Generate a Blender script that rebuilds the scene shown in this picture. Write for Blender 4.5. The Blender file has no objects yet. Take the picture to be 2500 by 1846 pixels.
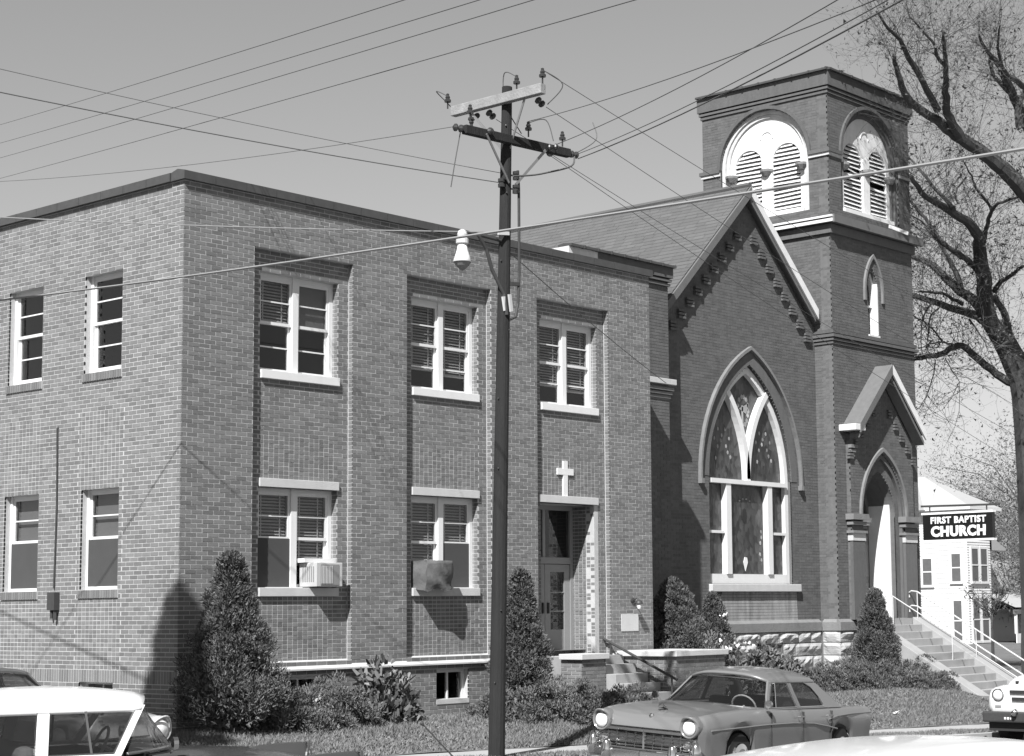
import bpy, bmesh, math, random
import numpy as np
from mathutils import Vector, Matrix
from mathutils.geometry import tessellate_polygon
R = math.radians
random.seed(7); rng = np.random.default_rng(7)
SC = bpy.context.scene
COL = SC.collection
H = 2.2                                   # eye height above the street corner: world z = H + height relative to the eye

# ------------------------------------------------------------------ camera, sky, sun, exposure
cam = bpy.data.objects.new('camera', bpy.data.cameras.new('camera')); COL.objects.link(cam)
def set_camera():
    yaw, p, r = R(39.85517615), R(6.16767272), R(-0.66080516)
    f = Vector((math.cos(p)*math.cos(yaw), math.cos(p)*math.sin(yaw), math.sin(p)))
    rt = Vector((math.sin(yaw), -math.cos(yaw), 0)); up = rt.cross(f)
    rt2 = rt*math.cos(r)+up*math.sin(r); up2 = -rt*math.sin(r)+up*math.cos(r)
    m = Matrix((rt2, up2, -f)).transposed().to_4x4()
    m.translation = Vector((-16.24804, -22.06267, H))
    cam.matrix_world = m
    c = cam.data; c.sensor_fit = 'HORIZONTAL'; c.sensor_width = 36
    c.lens = 4412.556/2500*36; c.shift_x = (1250-1517.54)/2500; c.shift_y = (1009.58-923)/2500
    c.clip_start = .1; c.clip_end = 3000
set_camera()
SC.camera = cam
SUN = Vector((2.05, 1.0, -2.33)).normalized()         # direction the light travels
sun_el = math.asin(-SUN.z); sun_az = math.atan2(-SUN.x, -SUN.y)   # azimuth clockwise from +Y
w = bpy.data.worlds.new('World'); SC.world = w; w.use_nodes = True
nt = w.node_tree; nt.nodes.clear()
o = nt.nodes.new('ShaderNodeOutputWorld'); bg = nt.nodes.new('ShaderNodeBackground'); sky = nt.nodes.new('ShaderNodeTexSky')
sky.sky_type = 'NISHITA'; sky.sun_disc = False; sky.sun_elevation = sun_el; sky.sun_rotation = sun_az
sky.altitude = 150; sky.air_density = 2.0; sky.dust_density = 0.0; sky.ozone_density = 1.0
bw = nt.nodes.new('ShaderNodeRGBToBW')                # black and white film
nt.links.new(sky.outputs[0], bw.inputs[0]); nt.links.new(bw.outputs[0], bg.inputs[0]); nt.links.new(bg.outputs[0], o.inputs[0])
bg.inputs[1].default_value = 0.05
sl = bpy.data.lights.new('sun', 'SUN'); sl.energy = 5.0; sl.angle = R(.53); sl.color = (1, 1, 1)
so = bpy.data.objects.new('sun', sl); COL.objects.link(so); so.rotation_euler = SUN.to_track_quat('-Z', 'Y').to_euler(); so.location = (-40, -20, 50)
vs = SC.view_settings; vs.view_transform = 'Standard'; vs.look = 'None'; vs.gamma = 1; vs.use_curve_mapping = False
vs.exposure = 0.78
SC.render.engine = 'CYCLES'
SC.cycles.max_bounces = 8; SC.cycles.transparent_max_bounces = 16

# ------------------------------------------------------------------ materials (grey: the film is black and white)
M = {}
def mat(name, base, rough=.8, var=0., scale=6., island=0., bump=0., bscale=40., metal=0., spec=.3, streak=0., stretch=(1, 1, 1), coat=0.):
    m = bpy.data.materials.new(name); m.use_nodes = True; M[name] = m
    t = m.node_tree; b = t.nodes['Principled BSDF']; N = t.nodes.new; L = t.links.new
    b.inputs['Roughness'].default_value = rough; b.inputs['Metallic'].default_value = metal
    b.inputs['Specular IOR Level'].default_value = spec
    if coat: b.inputs['Coat Weight'].default_value = coat; b.inputs['Coat Roughness'].default_value = .08
    def math_(op, a, c):
        n = N('ShaderNodeMath'); n.operation = op
        for i, q in enumerate((a, c)):
            if isinstance(q, (int, float)): n.inputs[i].default_value = q
            else: L(q, n.inputs[i])
        return n.outputs[0]
    val = None
    tc = N('ShaderNodeTexCoord'); mp = N('ShaderNodeMapping'); mp.inputs['Scale'].default_value = stretch
    L(tc.outputs['Object'], mp.inputs[0])
    def noise(s, det=4, vec=None):
        n = N('ShaderNodeTexNoise'); n.inputs['Scale'].default_value = s; n.inputs['Detail'].default_value = det
        L(vec or mp.outputs[0], n.inputs['Vector']); return n.outputs[0]
    fac = 1.0
    if var:
        fac = math_('ADD', math_('MULTIPLY', math_('SUBTRACT', noise(scale), .5), 2*var), fac)
        fac = math_('ADD', math_('MULTIPLY', math_('SUBTRACT', noise(scale*.13), .5), 1.4*var), fac)
    if island:
        g = N('ShaderNodeNewGeometry'); oi = N('ShaderNodeObjectInfo')
        r = math_('FRACT', math_('ADD', g.outputs['Random Per Island'], oi.outputs['Random']), 0)
        fac = math_('ADD', math_('MULTIPLY', math_('SUBTRACT', r, .5), 2*island), fac)
    if streak:
        mp2 = N('ShaderNodeMapping'); mp2.inputs['Scale'].default_value = (6, 6, .5); L(tc.outputs['Object'], mp2.inputs[0])
        fac = math_('ADD', math_('MULTIPLY', math_('SUBTRACT', noise(1.3, 3, mp2.outputs[0]), .5), 2*streak), fac)
    if isinstance(fac, float): b.inputs['Base Color'].default_value = (base, base, base, 1)
    else:
        v = math_('MULTIPLY', fac, base); v = math_('MAXIMUM', v, base*.25)
        c = N('ShaderNodeCombineColor'); [L(v, c.inputs[i]) for i in range(3)]
        L(c.outputs[0], b.inputs['Base Color'])
    if bump:
        bn = N('ShaderNodeBump'); bn.inputs['Strength'].default_value = bump; bn.inputs['Distance'].default_value = .02
        L(noise(bscale, 5), bn.inputs['Height']); L(bn.outputs[0], b.inputs['Normal'])
    return m
mat('brick', 0.166, .9, var=.10, scale=30, island=.20, bump=.25, bscale=120, streak=.08)
mat('mortar', .44, .95, var=.15, scale=12, bump=.2, bscale=150, streak=.06)
mat('oldbrick', 0.112, .9, var=.16, scale=14, island=.13, bump=.25, bscale=120, streak=.16)
mat('oldmortar', 0.130, .95, var=.2, scale=8, streak=.14)
mat('whitewash', 0.521, .9, var=.25, scale=5, bump=.2, streak=.2)
mat('whitestreak', .26, .9, var=.35, scale=5, streak=.5)
mat('stone', 0.487, .85, var=.10, scale=6, bump=.15, bscale=60, streak=.08)
mat('limestone', 0.40, .9, var=.25, scale=4, island=.12, bump=.7, bscale=14)
mat('sandstone', 0.185, .9, var=.22, scale=5, bump=.3, bscale=30, streak=.1)
mat('white', 0.655, .5, var=.05, scale=5, streak=.05)
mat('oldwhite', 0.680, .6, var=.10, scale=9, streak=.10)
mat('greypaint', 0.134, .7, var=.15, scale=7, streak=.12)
mat('coping', 0.063, .45, var=.25, scale=9, spec=.5)
mat('roofing', 0.105, .95, var=.12, scale=3, island=.10, bump=.4, bscale=60)
mat('flatroof', 0.101, .95, var=.2, scale=2)
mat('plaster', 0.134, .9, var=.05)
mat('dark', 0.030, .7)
mat('iron', 0.050, .5, var=.2, scale=20)
mat('pipe', 0.521, .45, var=.12, scale=9)
mat('wood', 0.024, .9, var=.35, scale=5, bump=.6, bscale=26, stretch=(5, 5, .35), streak=.15)
mat('paleWood', 0.252, .9, var=.55, scale=5, bump=.4, bscale=30)
mat('porcelain', 0.035, .2, spec=.6)
mat('steel', 0.300, .45, var=.1, metal=.6)
mat('wire', 0.090, .6)
mat('cable', 0.24, .5)
mat('lampglass', 0.720, .2, spec=.5)
mat('lampmetal', 0.521, .4, var=.08)
mat('slat', 0.703, .5)
mat('shade', 0.252, .9, var=.06)
mat('screen', 0.063, .9, var=.1)
mat('cloth', 0.113, .95, var=.35, scale=9, bump=.8, bscale=8)
mat('acbody', 0.437, .5, var=.06)
mat('acgrille', 0.218, .6, var=.1)
mat('doorpaint', 0.252, .5, var=.06)
mat('leaf', 0.105, .75, var=.15, scale=5, island=.65, spec=.25)
mat('leaf2', 0.120, .6, var=.2, scale=5, island=.75, spec=.4)
mat('blossom', 0.550, .7, island=.3)
mat('juniper', 0.120, .8, var=.2, scale=4, island=.6, spec=.25)
mat('bark', 0.063, .95, var=.35, scale=6, bump=.8, bscale=18, stretch=(1, 1, .4))
mat('twig', 0.110, .95, var=.2)
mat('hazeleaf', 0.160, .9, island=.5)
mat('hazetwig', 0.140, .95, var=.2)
mat('grass', 0.160, .95, var=.22, scale=1.6, island=.35)
mat('soil', 0.134, .95, var=.35, scale=3.2, bump=.5, bscale=30)
mat('concrete', 0.353, .9, var=.10, scale=1.5, bump=.15, bscale=60)
mat('curb', 0.386, .9, var=.15, scale=3, bump=.2)
mat('asphalt', 0.109, .92, var=.14, scale=1.3, bump=.25, bscale=160)
mat('earth', 0.084, .95, var=.3, scale=.8)
mat('steps', 0.302, .9, var=.15, scale=3, bump=.2, streak=.1)
mat('carlight', .42, .25, coat=.6, spec=.5)
mat('carwhite', 0.738, .22, coat=.6, spec=.5)
mat('cargrey', 0.160, .28, var=.03, scale=2, coat=.7, spec=.5)
mat('cardark', 0.045, .25, coat=.6, spec=.5)
mat('chrome', 0.720, .12, metal=1.)
mat('rubber', 0.025, .8)
mat('interior', 0.050, .9)
mat('seatpale', 0.462, .8)
mat('signblack', 0.012, .35, spec=.4)
mat('signwhite', 0.765, .4)
mat('housewhite', 0.622, .7, var=.04, scale=6)
mat('houseroof', 0.353, .9, var=.08)
mat('housedark', 0.109, .5, var=.2)
mat('sill_brick', 0.168, .9, island=.25, var=.1)

def glass(name, tint, rough=.03, refl=1.45, opac=.0, base=.03):
    m = bpy.data.materials.new(name); m.use_nodes = True; M[name] = m
    t = m.node_tree; t.nodes.clear(); N = t.nodes.new; L = t.links.new
    out = N('ShaderNodeOutputMaterial'); mx = N('ShaderNodeMixShader'); fr = N('ShaderNodeFresnel'); gm = N('ShaderNodeNewGeometry'); mr = N('ShaderNodeMapRange'); mr.inputs[3].default_value = refl; mr.inputs[4].default_value = 1/refl; L(gm.outputs['Backfacing'], mr.inputs[0]); L(mr.outputs[0], fr.inputs[0])
    tr = N('ShaderNodeBsdfTransparent'); tr.inputs[0].default_value = (tint, tint, tint, 1)
    gl = N('ShaderNodeBsdfGlossy'); gl.inputs['Roughness'].default_value = rough
    L(fr.outputs[0], mx.inputs[0]); L(gl.outputs[0], mx.inputs[2])
    if opac:
        df = N('ShaderNodeBsdfDiffuse'); df.inputs[0].default_value = (base, base, base, 1)
        m2 = N('ShaderNodeMixShader'); m2.inputs[0].default_value = opac
        L(tr.outputs[0], m2.inputs[1]); L(df.outputs[0], m2.inputs[2]); L(m2.outputs[0], mx.inputs[1])
    else: L(tr.outputs[0], mx.inputs[1])
    L(mx.outputs[0], out.inputs[0]); return m
glass('glass', .80, .02, 1.5, .02, .05)
glass('carglass', .70, .01, 1.5, .12, .05)
def stained():
    m = bpy.data.materials.new('stained'); m.use_nodes = True; M['stained'] = m
    t = m.node_tree; b = t.nodes['Principled BSDF']; N = t.nodes.new; L = t.links.new
    tc = N('ShaderNodeTexCoord'); mp = N('ShaderNodeMapping'); mp.inputs['Scale'].default_value = (7, 7, 4.5); L(tc.outputs['Object'], mp.inputs[0])
    v = N('ShaderNodeTexVoronoi'); v.inputs['Scale'].default_value = 1.6; L(mp.outputs[0], v.inputs['Vector'])
    n = N('ShaderNodeTexNoise'); n.inputs['Scale'].default_value = 2.2; n.inputs['Detail'].default_value = 5; L(tc.outputs['Object'], n.inputs['Vector'])
    mx = N('ShaderNodeMath'); mx.operation = 'MULTIPLY'; L(v.outputs['Color'], mx.inputs[0]); L(n.outputs[0], mx.inputs[1])
    rp = N('ShaderNodeValToRGB'); e = rp.color_ramp.elements; e[0].position = .10; e[0].color = (.022, .022, .022, 1); e[1].position = .55; e[1].color = (.085, .085, .085, 1)
    L(mx.outputs[0], rp.inputs[0]); L(rp.outputs[0], b.inputs['Base Color'])
    b.inputs['Roughness'].default_value = .3
    bn = N('ShaderNodeBump'); bn.inputs['Strength'].default_value = .4; bn.inputs['Distance'].default_value = .01; L(v.outputs['Distance'], bn.inputs['Height']); L(bn.outputs[0], b.inputs['Normal'])
stained()
mat('stainedlight', 0.286, .35, var=.3, scale=14, island=.4)

# ------------------------------------------------------------------ object helpers
def tag(o, label=None, cat=None, group=None, kind=None):
    if label: o['label'] = label
    if cat: o['category'] = cat
    if group: o['group'] = group
    if kind: o['kind'] = kind
    return o
def thing(name, loc, label, cat, group=None, rz=0):
    o = bpy.data.objects.new(name, None); COL.objects.link(o); o.empty_display_size = .3
    o.location = loc; o.rotation_euler = (0, 0, rz)
    return tag(o, label, cat, group)
def link(o, parent=None, world=True):
    COL.objects.link(o)
    if parent is not None:
        o.parent = parent
        if world: o.matrix_parent_inverse = parent.matrix_basis.inverted() if parent.parent is None else Matrix.Identity(4)
    return o
class MB:
    def __init__(s): s.v = []; s.f = []
    def add(s, vs, fs):
        n = len(s.v); s.v += [tuple(q) for q in vs]; s.f += [tuple(n+i for i in f) for f in fs]; return s
    def box(s, a, b):
        x0, y0, z0 = a; x1, y1, z1 = b
        if x0 > x1: x0, x1 = x1, x0
        if y0 > y1: y0, y1 = y1, y0
        if z0 > z1: z0, z1 = z1, z0
        return s.add([(x0, y0, z0), (x1, y0, z0), (x1, y1, z0), (x0, y1, z0), (x0, y0, z1), (x1, y0, z1), (x1, y1, z1), (x0, y1, z1)],
                     [(0, 3, 2, 1), (4, 5, 6, 7), (0, 1, 5, 4), (1, 2, 6, 5), (2, 3, 7, 6), (3, 0, 4, 7)])
    def beam(s, p, q, w, h, up=(0, 0, 1)):                 # rectangular bar from p to q
        p = Vector(p); q = Vector(q); d = (q-p).normalized(); u = Vector(up); sd = d.cross(u).normalized(); u = sd.cross(d).normalized()
        c = [sd*w/2+u*h/2, -sd*w/2+u*h/2, -sd*w/2-u*h/2, sd*w/2-u*h/2]
        return s.add([p+k for k in c]+[q+k for k in c], [(0, 1, 2, 3), (7, 6, 5, 4), (0, 4, 5, 1), (1, 5, 6, 2), (2, 6, 7, 3), (3, 7, 4, 0)])
    def tube(s, pts, r, n=8, cap=True):
        pts = [Vector(p) for p in pts]; rs = r if isinstance(r, (list, tuple)) else [r]*len(pts)
        ref = None; rings = []
        for i, p in enumerate(pts):
            d = (pts[min(i+1, len(pts)-1)]-pts[max(i-1, 0)]).normalized()
            if ref is None: ref = Vector((0, 0, 1)) if abs(d.z) < .9 else Vector((1, 0, 0))
            a = d.cross(ref).normalized(); b = d.cross(a).normalized(); ref = -b if False else a.cross(d)
            rings.append([p+(a*math.cos(2*math.pi*k/n)+b*math.sin(2*math.pi*k/n))*rs[i] for k in range(n)])
        vs = [q for rg in rings for q in rg]; fs = []
        for i in range(len(pts)-1):
            for k in range(n): fs.append((i*n+k, i*n+(k+1) % n, (i+1)*n+(k+1) % n, (i+1)*n+k))
        if cap: fs.append(tuple(range(n))[::-1]); fs.append(tuple((len(pts)-1)*n+k for k in range(n)))
        return s.add(vs, fs)
    def lathe(s, prof, c=(0, 0, 0), axis=(0, 0, 1), n=16):  # prof: (radius, height) along axis
        c = Vector(c); ax = Vector(axis).normalized(); a = ax.orthogonal().normalized(); b = ax.cross(a)
        vs = [c+ax*h+(a*math.cos(2*math.pi*k/n)+b*math.sin(2*math.pi*k/n))*r for r, h in prof for k in range(n)]
        fs = [(i*n+k, i*n+(k+1) % n, (i+1)*n+(k+1) % n, (i+1)*n+k) for i in range(len(prof)-1) for k in range(n)]
        fs += [tuple(range(n))[::-1], tuple((len(prof)-1)*n+k for k in range(n))]
        return s.add(vs, fs)
    def prism(s, poly, F, d0, d1, holes=(), back=True):     # polygon in (u,v) of frame F, solid from depth d0 to d1
        loops = [[Vector((u, v, 0)) for u, v in poly]]+[[Vector((u, v, 0)) for u, v in h] for h in holes]
        flat = [q for l in loops for q in l]; tri = tessellate_polygon(loops); n = len(flat)
        vs = [F(q.x, q.y, d0) for q in flat]+[F(q.x, q.y, d1) for q in flat]
        fs = [tuple(t) for t in tri]
        if back: fs += [tuple(n+i for i in t)[::-1] for t in tri]
        b = 0
        for l in loops:
            k = len(l)
            for i in range(k): j = (i+1) % k; fs.append((b+i, b+j, n+b+j, n+b+i))
            b += k
        return s.add(vs, fs)
    def band(s, inner, outer, F, d0, d1, closed=False):     # strip between two polylines of equal length
        n = len(inner); vs = [F(u, v, d) for d in (d0, d1) for pl in (inner, outer) for u, v in pl]; fs = []
        m = n if closed else n-1
        for i in range(m):
            j = (i+1) % n
            fs += [(i, j, n+j, n+i), (2*n+i, 3*n+i, 3*n+j, 2*n+j), (n+i, n+j, 3*n+j, 3*n+i), (i, 2*n+i, 2*n+j, j)]
        if not closed: fs += [(0, n, 3*n, 2*n), (n-1, 3*n-1, 4*n-1, 2*n-1)]
        return s.add(vs, fs)
    def build(s, name, m, parent=None, smooth=False, world=True, recalc=True, kind=None, bevel=0, auto=None):
        me = bpy.data.meshes.new(name); me.from_pydata(s.v, [], s.f)
        if recalc or smooth:
            bm = bmesh.new(); bm.from_mesh(me); bmesh.ops.recalc_face_normals(bm, faces=bm.faces); bm.to_mesh(me); bm.free()
        if smooth: me.polygons.foreach_set('use_smooth', [True]*len(me.polygons))
        me.materials.append(M[m] if isinstance(m, str) else m)
        o = bpy.data.objects.new(name, me); link(o, parent, world)
        if bevel:
            md = o.modifiers.new('bevel', 'BEVEL'); md.width = bevel; md.segments = 2; md.limit_method = 'ANGLE'
        if kind: o['kind'] = kind
        return o
def mesh_np(name, verts, nper, m, parent=None, world=True, kind=None):      # verts (N*nper,3): loose polygons of nper corners
    verts = np.asarray(verts, np.float32).reshape(-1, 3); n = len(verts)//nper
    me = bpy.data.meshes.new(name); me.vertices.add(len(verts)); me.vertices.foreach_set('co', verts.ravel())
    me.loops.add(len(verts)); me.loops.foreach_set('vertex_index', np.arange(len(verts), dtype=np.int32))
    me.polygons.add(n); me.polygons.foreach_set('loop_start', np.arange(0, n*nper, nper, dtype=np.int32))
    me.update(); me.materials.append(M[m])
    o = bpy.data.objects.new(name, me); link(o, parent, world)
    if kind: o['kind'] = kind
    return o
def Ff(y): return lambda u, v, d: (u, y+d, v)              # frame of a wall facing the street (-Y)
def Fl(x): return lambda u, v, d: (x+d, u, v)              # frame of a wall facing left (-X); u runs along Y
def fbox(mb, F, u0, u1, v0, v1, d0, d1):
    return mb.box(F(u0, v0, d0), F(u1, v1, d1))
def rect_wall(mb, F, rect, holes, d0, d1):                  # flat wall with rectangular holes, with their reveals
    us = sorted({rect[0], rect[1]} | {min(max(h[i], rect[0]), rect[1]) for h in holes for i in (0, 1)})
    vs = sorted({rect[2], rect[3]} | {min(max(h[i], rect[2]), rect[3]) for h in holes for i in (2, 3)})
    def solid(i, j):
        if i < 0 or j < 0 or i >= len(us)-1 or j >= len(vs)-1: return False
        u, v = (us[i]+us[i+1])/2, (vs[j]+vs[j+1])/2
        return not any(h[0] < u < h[1] and h[2] < v < h[3] for h in holes)
    for i in range(len(us)-1):
        for j in range(len(vs)-1):
            if not solid(i, j): continue
            u0, u1, v0, v1 = us[i], us[i+1], vs[j], vs[j+1]
            mb.add([F(u0, v0, d0), F(u1, v0, d0), F(u1, v1, d0), F(u0, v1, d0)], [(0, 1, 2, 3)])
            mb.add([F(u0, v0, d1), F(u1, v0, d1), F(u1, v1, d1), F(u0, v1, d1)], [(0, 1, 2, 3)])
            for ok, a, b in ((solid(i-1, j), (u0, v0), (u0, v1)), (solid(i+1, j), (u1, v0), (u1, v1)), (solid(i, j-1), (u0, v0), (u1, v0)), (solid(i, j+1), (u0, v1), (u1, v1))):
                if not ok: mb.add([F(*a, d0), F(*b, d0), F(*b, d1), F(*a, d1)], [(0, 1, 2, 3)])

# ------------------------------------------------------------------ brickwork: every brick is its own small box
CR, BL, JT = .0677, .2032, .0135
CAMP = np.array([-16.24804, -22.06267, H])
class Brickwork:
    def __init__(s, name): s.name = name; s.items = []        # (F, u0,u1,v0,v1,d,full)
    def rows(s, F, polys, z0, z1, style='run', holes=(), d=0., cr=CR, bl=BL, jt=JT, phase=0, off0=0.):
        # polys: list of polygons (u,v) whose union (even-odd) is to be laid; holes: rectangles (u0,u1,v0,v1)
        k = 0; v = z0
        while v < z1-cr*.4:
            vm = v+cr/2; xs = []
            for p in polys:
                n = len(p)
                for i in range(n):
                    (ua, va), (ub, vb) = p[i], p[(i+1) % n]
                    if (va <= vm) != (vb <= vm): xs.append(ua+(vm-va)/(vb-va)*(ub-ua))
            xs.sort(); iv = [(xs[i], xs[i+1]) for i in range(0, len(xs)-1, 2)]
            for h in holes:
                if h[2] < vm < h[3]:
                    iv = [q for a, b in iv for q in ((a, min(b, h[0])), (max(a, h[1]), b)) if q[1]-q[0] > .03]
            for a, b in iv:
                st = bl if style == 'run' else bl/2
                off = off0+phase+((k % 2)*bl/2 if style == 'run' else 0)
                i = math.floor((a-off)/st); u = off+i*st
                while u < b-1e-4:
                    ua, ub = max(u+jt/2, a+(0 if a > u+jt/2 else 0)), min(u+st-jt/2, b)
                    if ub-ua > .02:
                        s.items.append((F, ua, ub, v+jt/2, v+cr-jt/2, d, style == 'run' and ub-ua > st-jt-.002))
                    u += st
            v += cr; k += 1
        return s
    def rect(s, F, u0, u1, v0, v1, style='run', holes=(), d=0., **k):
        return s.rows(F, [[(u0, v0), (u1, v0), (u1, v1), (u0, v1)]], v0, v1, style, holes, d, **k)
    def soldier(s, F, u0, u1, v0, v1, d=0., w=.0677, jt=JT):
        n = max(1, round((u1-u0)/w)); w = (u1-u0)/n
        for i in range(n): s.items.append((F, u0+i*w+jt/2, u0+(i+1)*w-jt/2, v0+jt/2, v1-jt/2, d, False))
        return s
    def build(s, parent, m, nkeep=300, depth=.03, mats=None):
        sc = []
        for i, (F, u0, u1, v0, v1, d, full) in enumerate(s.items):
            if not full: sc.append(-1); continue
            p = np.array(F((u0+u1)/2, (v0+v1)/2, d)); nrm = np.array(F(0, 0, -1.))-np.array(F(0, 0, 0.)); e = CAMP-p; r = np.linalg.norm(e)
            px = e@nrm/r/r/r
            sc.append(px if s.keep_ok(p) else -1)
        order = np.argsort(-np.array(sc))[:nkeep]; keep = {int(i) for i in order if sc[int(i)] > 0}
        vs = []; quads = []
        shared = {}
        jit = rng.normal(0, .001, len(s.items))
        for i, (F, u0, u1, v0, v1, d, full) in enumerate(s.items):
            d0 = d+float(np.clip(jit[i], -.002, .002))
            if i in keep:
                key = tuple(round(q, 3) for q in (F(0, 0, 1)[0]-F(0, 0, 0)[0], F(0, 0, 1)[1]-F(0, 0, 0)[1], u1-u0, v1-v0))
                if key not in shared:
                    q = MB(); a = F(-(u1-u0)/2, -(v1-v0)/2, 0); b = F((u1-u0)/2, (v1-v0)/2, depth); z = F(0, 0, 0)
                    q.box([a[k]-z[k] for k in range(3)], [b[k]-z[k] for k in range(3)])
                    me = bpy.data.meshes.new('brick'); me.from_pydata(q.v, [], q.f); me.materials.append(M[m]); shared[key] = me
                ob = bpy.data.objects.new('brick', shared[key]); ob.location = F((u0+u1)/2, (v0+v1)/2, d0)
                link(ob, parent); continue
            p = [F(u0, v0, d0), F(u1, v0, d0), F(u1, v1, d0), F(u0, v1, d0), F(u0, v0, d0+depth), F(u1, v0, d0+depth), F(u1, v1, d0+depth), F(u0, v1, d0+depth)]
            n = len(vs); vs += p
            quads += [(n, n+1, n+2, n+3), (n, n+4, n+5, n+1), (n+1, n+5, n+6, n+2), (n+2, n+6, n+7, n+3), (n+3, n+7, n+4, n)]
        me = bpy.data.meshes.new('brickwork'); me.from_pydata(vs, [], quads); me.materials.append(M[m])
        o = bpy.data.objects.new('brickwork', me); link(o, parent); o['kind'] = 'stuff'
        return o
    def keep_ok(s, p): return True

# ------------------------------------------------------------------ ground levels
def S(x):                                                    # street level along the street: falls to the right
    x = np.asarray(x, float); return .085-.03*(np.where(x > 2, x, np.log1p(np.exp(np.clip(x*1.2, -40, 40)))/1.2))*(x < 60)-.03*60*(x >= 60)
YI, YO, YC = -3.2, -4.3, -5.0                                 # sidewalk inner and outer edge, kerb
def base_z(x): return .5-.009*np.clip(x, 0, 24)
def lawn_z(x, y):
    x = np.asarray(x, float); y = np.asarray(y, float); t = np.clip((y-YI)/2.6, 0, 1)
    return S(x)+.16+(base_z(x)-S(x)-.16)*np.sin(t*math.pi/2)
def grid(name, x0, x1, nx, y0, y1, ny, zf, m, parent=None, kind='structure'):
    X = np.linspace(x0, x1, nx); Y = np.linspace(y0, y1, ny); gx, gy = np.meshgrid(X, Y); gz = zf(gx, gy)+0*gx
    v = np.stack([gx, gy, gz], -1).reshape(-1, 3); f = [(j*nx+i, j*nx+i+1, (j+1)*nx+i+1, (j+1)*nx+i) for j in range(ny-1) for i in range(nx-1)]
    me = bpy.data.meshes.new(name); me.from_pydata(v.tolist(), [], f); me.polygons.foreach_set('use_smooth', [True]*len(f)); me.materials.append(M[m])
    o = bpy.data.objects.new(name, me); link(o, parent)
    if kind: o['kind'] = kind
    return o
# ================================================================== ground
grid('ground', -400, 700, 45, -400, 700, 45, lambda x, y: S(x)-.30-.0*y, 'earth')
def street_z(x, y): return S(x)-.05*np.clip(YC-.13-y, 0, 2.6)
grid('street', -160, 160, 161, -17, YC-.13, 24, street_z, 'asphalt')
grid('cross_street', -11.6, -2.75, 6, YC-.13, 140, 60, lambda x, y: S(x)+.004*np.clip(5+y, 0, 1), 'asphalt')
grid('far_sidewalk', -160, 160, 81, -21, -17, 2, lambda x, y: S(x)+.0, 'concrete')
grid('sidewalk', -2.6, 160, 110, YO, YI, 2, lambda x, y: S(x)+.16, 'concrete')
grid('side_sidewalk', -2.6, -1.5, 3, YI, 60, 40, lambda x, y: S(x)+.17+.02*np.clip(y+3, 0, 5), 'concrete')
grid('verge', -2.6, 160, 160, YC, YO, 4, lambda x, y: S(x)+.14+.015*np.sin(x*3), 'soil')
grid('lawn', -1.5, 60, 180, YI, .1, 16, lambda x, y: lawn_z(x, y)+.012*np.sin(x*2.3)*np.cos(y*3.1)+.006, 'soil')
grid('yard', 11, 130, 70, .1, 90, 50, lambda x, y: np.maximum(base_z(x), .28)-.0*x, 'soil')
grid('side_yard', -1.5, .02, 5, .1, 40, 12, lambda x, y: .5+.06*x+0*y, 'soil')
grid('corner_lot', -60, -11.9, 20, YC, 80, 30, lambda x, y: S(x)+.16+0*y, 'soil')
k = MB()
for i in range(110):
    x0 = -2.7+i*1.5; x1 = x0+1.49; z0, z1 = float(S(x0)), float(S(x1))
    k.add([(x0, YC-.13, z0-.2), (x1, YC-.13, z1-.2), (x1, YC, z1-.2), (x0, YC, z0-.2), (x0, YC-.12, z0+.14), (x1, YC-.12, z1+.14), (x1, YC, z1+.145), (x0, YC, z0+.145)],
          [(0, 3, 2, 1), (4, 5, 6, 7), (0, 1, 5, 4), (1, 2, 6, 5), (2, 3, 7, 6), (3, 0, 4, 7)])
k.build('kerb', 'curb', kind='structure')

# ================================================================== the brick annex
AX1, AY1, AT = 11.06, 13.0, 8.69                              # right end, rear, top of the wall
AZ = .42
def sn(z): return AZ+round((z-AZ)/CR)*CR                       # snap to a brick course
F0, L0 = Ff(0), Fl(0)
annex = thing('annex_building', (5.5, 5, .4), 'two storey light brick annex with flat roof and three tall window bays at the corner', 'building')
RD = .122                                                       # depth of the bays
BAYS = [(1.335, 3.365), (4.565, 6.595), (7.795, 9.805)]
bay_b, bay_t = sn(1.44), sn(7.85)
lz0, lz1 = sn(2.42), sn(4.11)                                  # lower windows, sill bottom and lintel bottom
uz0, uz1 = sn(5.86), sn(7.50)
ltop = sn(4.11)+2*CR
BW = [(1.98, 2.75, .64, 1.21), (5.25, 6.02, .64, 1.21)]        # basement windows
holes = [(BAYS[0][0], BAYS[0][1], bay_b, bay_t), (BAYS[1][0], BAYS[1][1], bay_b, bay_t), (BAYS[2][0], BAYS[2][1], AZ-1, bay_t)]+BW
wl = MB()
rect_wall(wl, F0, (.007, AX1, AZ-.5, AT), holes, .004, .12)
FB = Ff(RD)
DX0, DX1 = 7.93, 9.49                                          # door alcove
dz0, dz1 = 1.35, sn(4.11)
for i, (a, b) in enumerate(BAYS):
    c = (a+b)/2; h = [(c-.80, c+.80, uz0, uz1)]
    h.append((c-.80, c+.80, lz0, lz1) if i < 2 else (DX0, DX1, AZ-.5, dz1))
    rect_wall(wl, FB, (a, b, bay_b if i < 2 else AZ-.5, bay_t), h, .004, .22)
LW = [(1.53, 2.53), (3.71, 4.71), (5.89, 6.89)]
lu0, lu1, ll0, ll1 = sn(6.00), sn(7.51), sn(2.56), sn(4.14)
lh = [(a, b, q0, q1) for a, b in LW for q0, q1 in ((lu0-2*CR, lu1), (ll0-2*CR, ll1))]+[(1.60, 2.50, .62, 1.18)]
rect_wall(wl, L0, (.02, AY1, AZ-.5, AT), lh, .004, .22)
wl.box((.3, AY1-.2, 0), (AX1, AY1, AT)); wl.box((AX1-.25, .13, 0), (AX1-.009, AY1, AT))
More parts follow.
